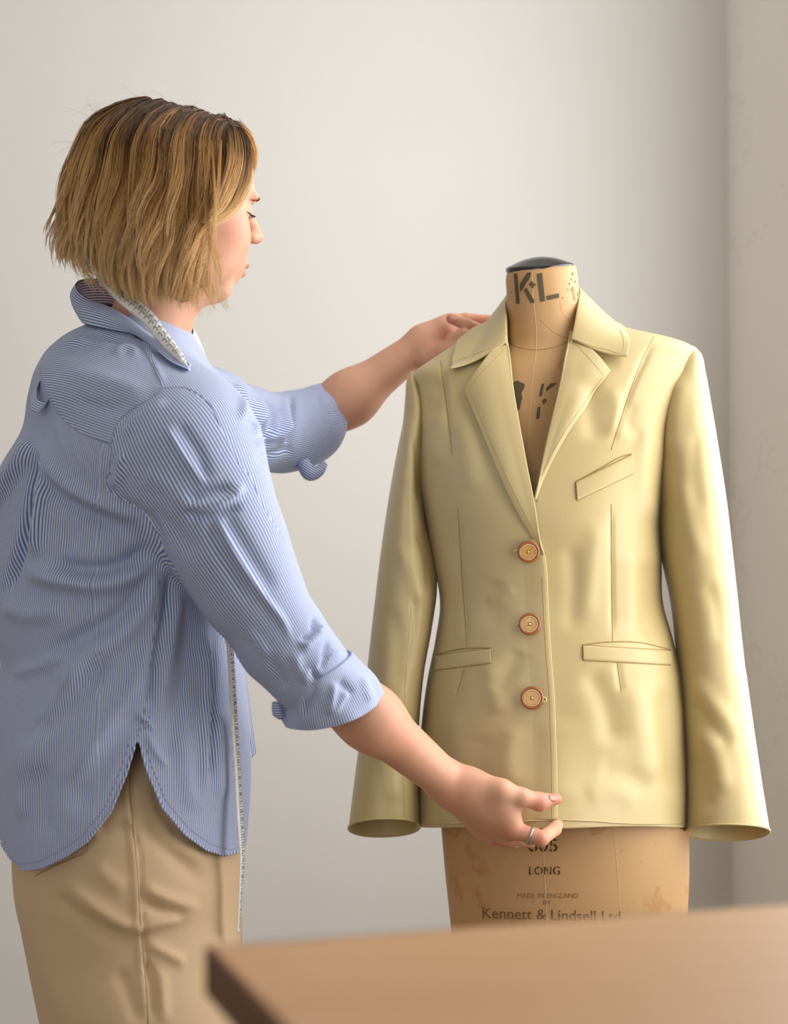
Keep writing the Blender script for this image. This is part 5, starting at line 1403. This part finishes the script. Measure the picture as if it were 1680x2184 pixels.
def lock(al, q, yend, nstr, spread, tone_, wave, flick=0.0, clump=0.5, rad=0.00031):
    pi = np.clip((abs(((al + math.pi) % (2 * math.pi)) - math.pi) - math.radians(45)) / math.radians(88), 0, 1)
    p0 = part_c[int(pi * 59)] + rng.normal(0, 3, 2)
    y = p0[1] + (yend - p0[1]) * (0.12 * s + 0.88 * s ** 1.25)
    w = smooth01(0, 0.26, s)[:, None]
    start = P(p0[0], p0[1], HD + 0.004 - 0.026 * math.sin(al))
    base = (1 - w) * start + w * E(np.full(NP, al), y, q) + (0.0075 * q * np.sin(np.pi * np.clip(s / 0.42, 0, 1)))[:, None] * np.array([0, 0, 1.0])
    radial = np.array([math.cos(al), -math.sin(al), 0]); tang = np.array([-math.sin(al), -math.cos(al), 0])
    amp, ph, fr = wave
    wv = amp * smooth01(0.15, 0.75, s) * np.sin(2 * math.pi * fr * s + ph)
    wr = amp * 0.8 * smooth01(0.2, 0.8, s) * np.cos(2 * math.pi * fr * s + ph * 1.3)
    base = base + wv[:, None] * tang + wr[:, None] * radial + (flick * smooth01(0.72, 1.0, s) ** 1.5)[:, None] * (radial + 0.25 * tang * np.sign(math.cos(al)))
    k = nstr
    o = rng.normal(0, 1, (k, 2)); o[:, 0] *= spread; o[:, 1] *= spread * 0.45
    grow = (0.35 + 0.65 * smooth01(0, 0.35, s)) * (1 - clump * smooth01(0.55, 1.0, s))
    C = base[None] + grow[None, :, None] * (o[:, :1, None] * tang + o[:, 1:, None] * radial)
    ph2 = rng.random((k, 1)) * 6.28
    C = C + (0.0012 * smooth01(0.1, 0.6, s)[None] * np.sin(2 * math.pi * 2.3 * s[None] + ph2))[..., None] * tang
    # uneven tips
    cut = rng.uniform(0.90, 1.0, k)
    L = s[None] * cut[:, None] * (NP - 1); i0 = np.clip(L.astype(int), 0, NP - 2); f = (L - i0)[..., None]
    C = np.take_along_axis(C, i0[..., None].repeat(3, -1), 1) * (1 - f) + np.take_along_axis(C, (i0 + 1)[..., None].repeat(3, -1), 1) * f
    add_strand_set(C, rad * rng.uniform(0.75, 1.25, k), tone_ + rng.normal(0, 0.05, k))
for layer, (qa, qb, cnt) in enumerate(((0.84, 0.90, 150), (0.91, 0.97, 190), (0.985, 1.04, 180))):
    for i in range(cnt):
        near = rng.random() < 0.74
        al = math.radians(rng.uniform(44, 205)) if near else math.radians(rng.uniform(205, 318))
        ye = np.interp(al, yend_a, yend_v) + rng.normal(0, 9)
        if layer == 0: ye -= rng.uniform(0, 25)
        back = math.radians(140) < al < math.radians(215)
        fl = rng.uniform(-0.004, 0.010)
        if back:
            fl = rng.uniform(0.000, 0.018); ye -= rng.uniform(0, 75) * (rng.random() < 0.55)
        if al < math.radians(66): fl = rng.uniform(0.008, 0.032)
        tn = rng.choice([-0.22, -0.10, 0.0, 0.06, 0.14, 0.22], p=[.14, .20, .22, .20, .14, .10]) - (0.20, 0.0, -0.15)[layer]
        lock(al, rng.uniform(qa, qb), ye, 17 if near else 10, rng.uniform(0.003, 0.0062) if layer < 2 else rng.uniform(0.0022, 0.0042), tn, (rng.uniform(0.004, 0.008) if layer < 2 else rng.uniform(0.007, 0.014), 2.2 * math.sin(3.1 * al) + rng.normal(0, 0.9), rng.uniform(1.15, 1.7)), fl, clump=0.5 if layer < 2 else 0.72)
# the swept front, tucked toward the ear
bo = np.array([(503, 266, 2.108), (526, 305, 2.082), (531, 352, 2.060), (519, 408, 2.035), (494, 450, 2.012), (450, 478, 1.992)], float)
bi = np.array([(462, 243, 2.100), (488, 300, 2.035), (486, 350, 2.004), (470, 400, 1.988), (454, 440, 1.982), (436, 470, 1.980)], float)
for i in range(62):
    t = rng.random() ** 0.9
    c = bo * (1 - t) + bi * t + np.array([rng.normal(0, 2.0), rng.normal(0, 2.0), rng.normal(0, 0.003)])
    cur = catmull(P(c[:, 0], c[:, 1], c[:, 2]), NP)
    k = 18
    o = rng.normal(0, 0.0026, (k, 3)); o[:, 1] *= 1.3
    C = cur[None] + o[:, None] * (0.5 + 0.5 * np.sin(np.pi * s))[None, :, None]
    tn = rng.choice([-0.2, -0.08, 0.02, 0.12, 0.24], p=[.18, .24, .24, .2, .14])
    add_strand_set(C, 0.00036 * rng.uniform(0.75, 1.25, k), tn + rng.normal(0, 0.05, k), 0.0, 0.85)
for i in range(16):                                          # far side of the parting, seen against the wall
    c = np.array([(506, 266, 2.112), (533, 296, 2.135), (541, 322, 2.150), (540, 350, 2.165), (528, 385, 2.185)], float) + np.array([rng.normal(0, 2), rng.normal(0, 3), rng.normal(0, .006)])
    cur = catmull(P(c[:, 0], c[:, 1], c[:, 2]), NP)
    o = rng.normal(0, 0.002, (10, 3))
    add_strand_set(cur[None] + o[:, None], 0.0003 * rng.uniform(0.7, 1.2, 10), 0.2 + rng.normal(0, 0.08, 10), 0.1, 0.9)
# loose strands over the cheek and flyaways
for pts, k in (([(470, 300, 1.995), (462, 420, 1.975), (455, 500, 1.975), (462, 580, 1.985), (470, 640, 1.99), (486, 662, 1.99)], 10), ([(450, 300, 1.99), (456, 440, 1.972), (452, 540, 1.975), (474, 620, 1.985), (478, 655, 1.99)], 12), ([(440, 420, 1.975), (446, 520, 1.975), (440, 600, 1.98), (452, 650, 1.985), (446, 676, 1.99)], 10)):
    c = np.array(pts, float); cur = catmull(P(c[:, 0], c[:, 1], c[:, 2]), NP)
    o = rng.normal(0, 0.0022, (k, 3)); add_strand_set(cur[None] + o[:, None] * (0.4 + s)[None, :, None], np.full(k, 0.00028), 0.15 + rng.normal(0, 0.08, k), 0.3, 1.0)
k = 130
for i in range(k):
    al = math.radians(rng.uniform(40, 320)); y0 = rng.uniform(206, 330)
    p = E(np.array([al]), np.array([y0]), 1.0)[0]
    out = np.array([math.cos(al), -math.sin(al), rng.uniform(0.2, 1.2)]); out /= np.linalg.norm(out)
    along = np.array([rng.normal(0, .5) - 0.3, rng.normal(0, .3), rng.normal(0, .3) - 0.15])
    ln = rng.uniform(0.015, 0.04)
    C = p + ln * (s[:, None] * along + (np.sin(np.pi * s * 0.8)[:, None] * 0.30) * out + (s ** 2)[:, None] * np.array([rng.normal(0, .25), 0, rng.normal(-0.1, .2)]))
    add_strand_set(C[None], np.array([0.00009]), np.array([rng.normal(0.1, 0.1)]), 0.2, 0.6)
HV = np.concatenate(hairV); HF = np.concatenate(hairF)
hair = mk('hair', HV, HF, hair_m, person, {'along': np.concatenate(hairH), 'tone': np.concatenate(hairT)})
print('hair tris', len(HF) * 2)
al = np.radians(np.linspace(46, 318, 90)); yy = np.linspace(240, 628, 60)
A_, Y_ = np.meshgrid(al, yy, indexing='xy')
lim = np.interp(A_, yend_a, yend_v) - 22
Y2 = 240 + (lim - 240) * (Y_ - 240) / (628 - 240)
CV_ = E(A_, Y2, 0.76)
mk('hair_underlayer', CV_.reshape(-1, 3), [grid_faces(60, 90)], cap_m, hair, solid=0.003)

# ------------------------------------------------------------------ measuring tape round the neck
tape_m = plain('tape_white', rgb(226, 226, 222), 0.4, 0.02, 60, 0.03, 200)
tick_m = plain('tape_print', rgb(52, 46, 50), 0.6, 0.05, 60, 0.0)
brass_m = plain('brass', rgb(176, 128, 58), 0.3, 0.08, 60, 0.05, 200, metal=0.9)
tape = empty('measuring_tape', P(300, 660, 2.03))
tag(tape, 'white tape measure with black numerals hung round the neck of the woman', 'tape measure')
up = np.array([(214, 590), (227, 595), (254, 611), (277, 628), (305, 648), (319, 660), (332, 673), (342, 688), (352, 703), (372, 729), (386, 749), (400, 776)], float)
mid = np.array([(212, 603), (227, 613), (246, 628), (265, 646), (293, 668), (308, 681), (323, 699), (338, 718), (353, 736), (374, 757), (386, 770), (399, 780)], float)
low = np.array([(212, 606), (228, 620), (243, 637), (258, 650), (288, 675), (303, 688), (317, 704), (332, 723), (348, 742), (371, 763), (384, 775), (398, 784)], float)
dU = np.array([2.085, 2.060, 2.035, 2.022, 2.010, 2.004, 1.998, 1.994, 1.990, 1.984, 1.981, 1.980]); dM = dU - 0.007; dL = dM + 0.003
back = [P(200, 590, 2.13), P(205, 588, 2.17), P(235, 592, 2.205)]
def tape_strip(name, cols, ns):
    """ribbon through several edge curves; returns points (ns, cols)"""
    C = np.stack([catmull(c, ns) for c in cols], 1)
    o = mk(name, C.reshape(-1, 3), [grid_faces(ns, len(cols))], tape_m, tape, solid=0.0006, smooth=True)
    return C
colsU = np.array([P(x, y, d) for (x, y), d in zip(up, dU)]); colsM = np.array([P(x, y, d) for (x, y), d in zip(mid, dM)]); colsL = np.array([P(x, y, d) for (x, y), d in zip(low, dL)])
# hidden run under the arm down to the hanging end
hang_l = np.array([(448, 900, 1.985), (474, 1120, 1.99), (478, 1280, 2.01), (481, 1355, 2.022), (485, 1400, 2.024), (490, 1480, 2.026), (494, 1560, 2.026), (500, 1640, 2.026), (504, 1720, 2.026), (508, 1780, 2.026), (512, 1830, 2.03), (511, 1880, 2.03), (509, 1940, 2.03), (507, 1990, 2.03)], float)
hang_r = np.array([(462, 900, 1.990), (490, 1120, 1.996), (493, 1280, 2.016), (495, 1355, 2.030), (499, 1400, 2.033), (504, 1480, 2.036), (508, 1560, 2.036), (513, 1640, 2.036), (517, 1720, 2.036), (520, 1780, 2.036), (521, 1830, 2.04), (518, 1880, 2.04), (514, 1940, 2.04), (511, 1990, 2.04)], float)
C1 = tape_strip('strip', [colsU, colsM, colsL], 120)
hl_, hr_ = np.array([P(*q) for q in hang_l]), np.array([P(*q) for q in hang_r])
L_ = np.r_[colsL[-1:], hl_]; R_ = np.r_[colsU[-1:], hr_]
C2 = tape_strip('strip', [R_, (L_ * 0.62 + R_ * 0.38), L_], 200)
far_l = [P(214, 600, 2.085), P(206, 594, 2.12), P(210, 592, 2.17), P(240, 594, 2.215), P(330, 640, 2.235), P(395, 700, 2.23), P(430, 780, 2.225), P(470, 950, 2.23), P(495, 1150, 2.225), P(508, 1300, 2.215), P(514, 1398, 2.21)]
far_r = [P(214, 588, 2.085), P(204, 584, 2.12), P(208, 582, 2.17), P(244, 584, 2.215), P(338, 630, 2.240), P(405, 690, 2.24), P(444, 775, 2.235), P(484, 950, 2.24), P(509, 1150, 2.235), P(522, 1300, 2.225), P(528, 1398, 2.22)]
tape_strip('strip', [np.array(far_l), (np.array(far_l) + np.array(far_r)) / 2, np.array(far_r)], 120)
q0, q1 = far_l[-1], far_r[-1]
V, Fc = bevel_box((-0.0015, -0.0012, -0.013), (1.0, 0.0012, 0.002), 0.0006)
wv = q1 - q0; V = q0 + V[:, :1] * wv * 1.0 + np.stack([0 * V[:, 0], V[:, 1], V[:, 2]], -1)
mk('brass_tip', V, Fc, brass_m, tape, smooth=False)
def tape_print(C, face, start, step, s0, s1, flip, tick_w=0.00035):
    """ticks across the ribbon every centimetre and the numerals between them; face = (column a, column b)"""
    a, c = C[:, face[0]], C[:, face[1]]
    cen = (a + c) / 2
    L = np.r_[0, np.cumsum(np.linalg.norm(np.diff(cen, axis=0), axis=1))]
    parts = []
    n0, sq = start, s0
    while sq < min(s1, L[-1] - 0.004):
        f = lambda arr, q: hermite(L, arr, np.array([q]))[0]
        pa, pc = f(a, sq), f(c, sq)
        t = f(cen, sq + 0.001) - f(cen, sq - 0.001) if sq > 0.001 else f(cen, sq + 0.002) - f(cen, sq)
        t /= np.linalg.norm(t); w = (pa - pc); wl = np.linalg.norm(w); w /= wl
        nn = np.cross(w, t); nn /= np.linalg.norm(nn)
        if nn @ (CAM - pa) < 0: nn = -nn
        lift = nn * 0.0006
        quad = [pa + lift - t * tick_w, pa + lift + t * tick_w, pc + lift + t * tick_w, pc + lift - t * tick_w]
        parts.append((quad, [[0, 1, 2, 3]]))
        Vt_, Ft_ = text_polys(str(n0))
        Vt_ = Vt_[:, :2] - (Vt_[:, :2].max(0) + Vt_[:, :2].min(0)) / 2
        hgt = 0.70
        sc_ = 0.0054 / hgt
        upv = -t * flip; rt = np.cross(upv, nn)
        cm = f(cen, sq + 0.005) + lift
        sx = sc_ * min(1.0, (wl * 0.82) / (np.ptp(Vt_[:, 0]) * sc_ + 1e-9))
        parts.append((cm + Vt_[:, :1] * sx * rt + Vt_[:, 1:2] * sc_ * upv, Ft_))
        n0 += step; sq += 0.01
    V_, F_, n = [], [], 0
    for v, f_ in parts:
        V_.append(np.asarray(v)); F_ += [[i + n for i in q] for q in f_]; n += len(v)
    o = mk('printed_numerals', np.concatenate(V_), F_, tick_m, tape, smooth=False); o['kind'] = 'stuff'
tape_print(C1, (0, 1), 38, -1, 0.004, 0.5, 1)
LL = np.r_[0, np.cumsum(np.linalg.norm(np.diff(C2[:, 0], axis=0), axis=1))]
i0 = np.argmax(proj(C2[:, 0])[1] > 1330)
tape_print(C2, (0, 1), 48, -1, LL[i0], 2.0, 1)
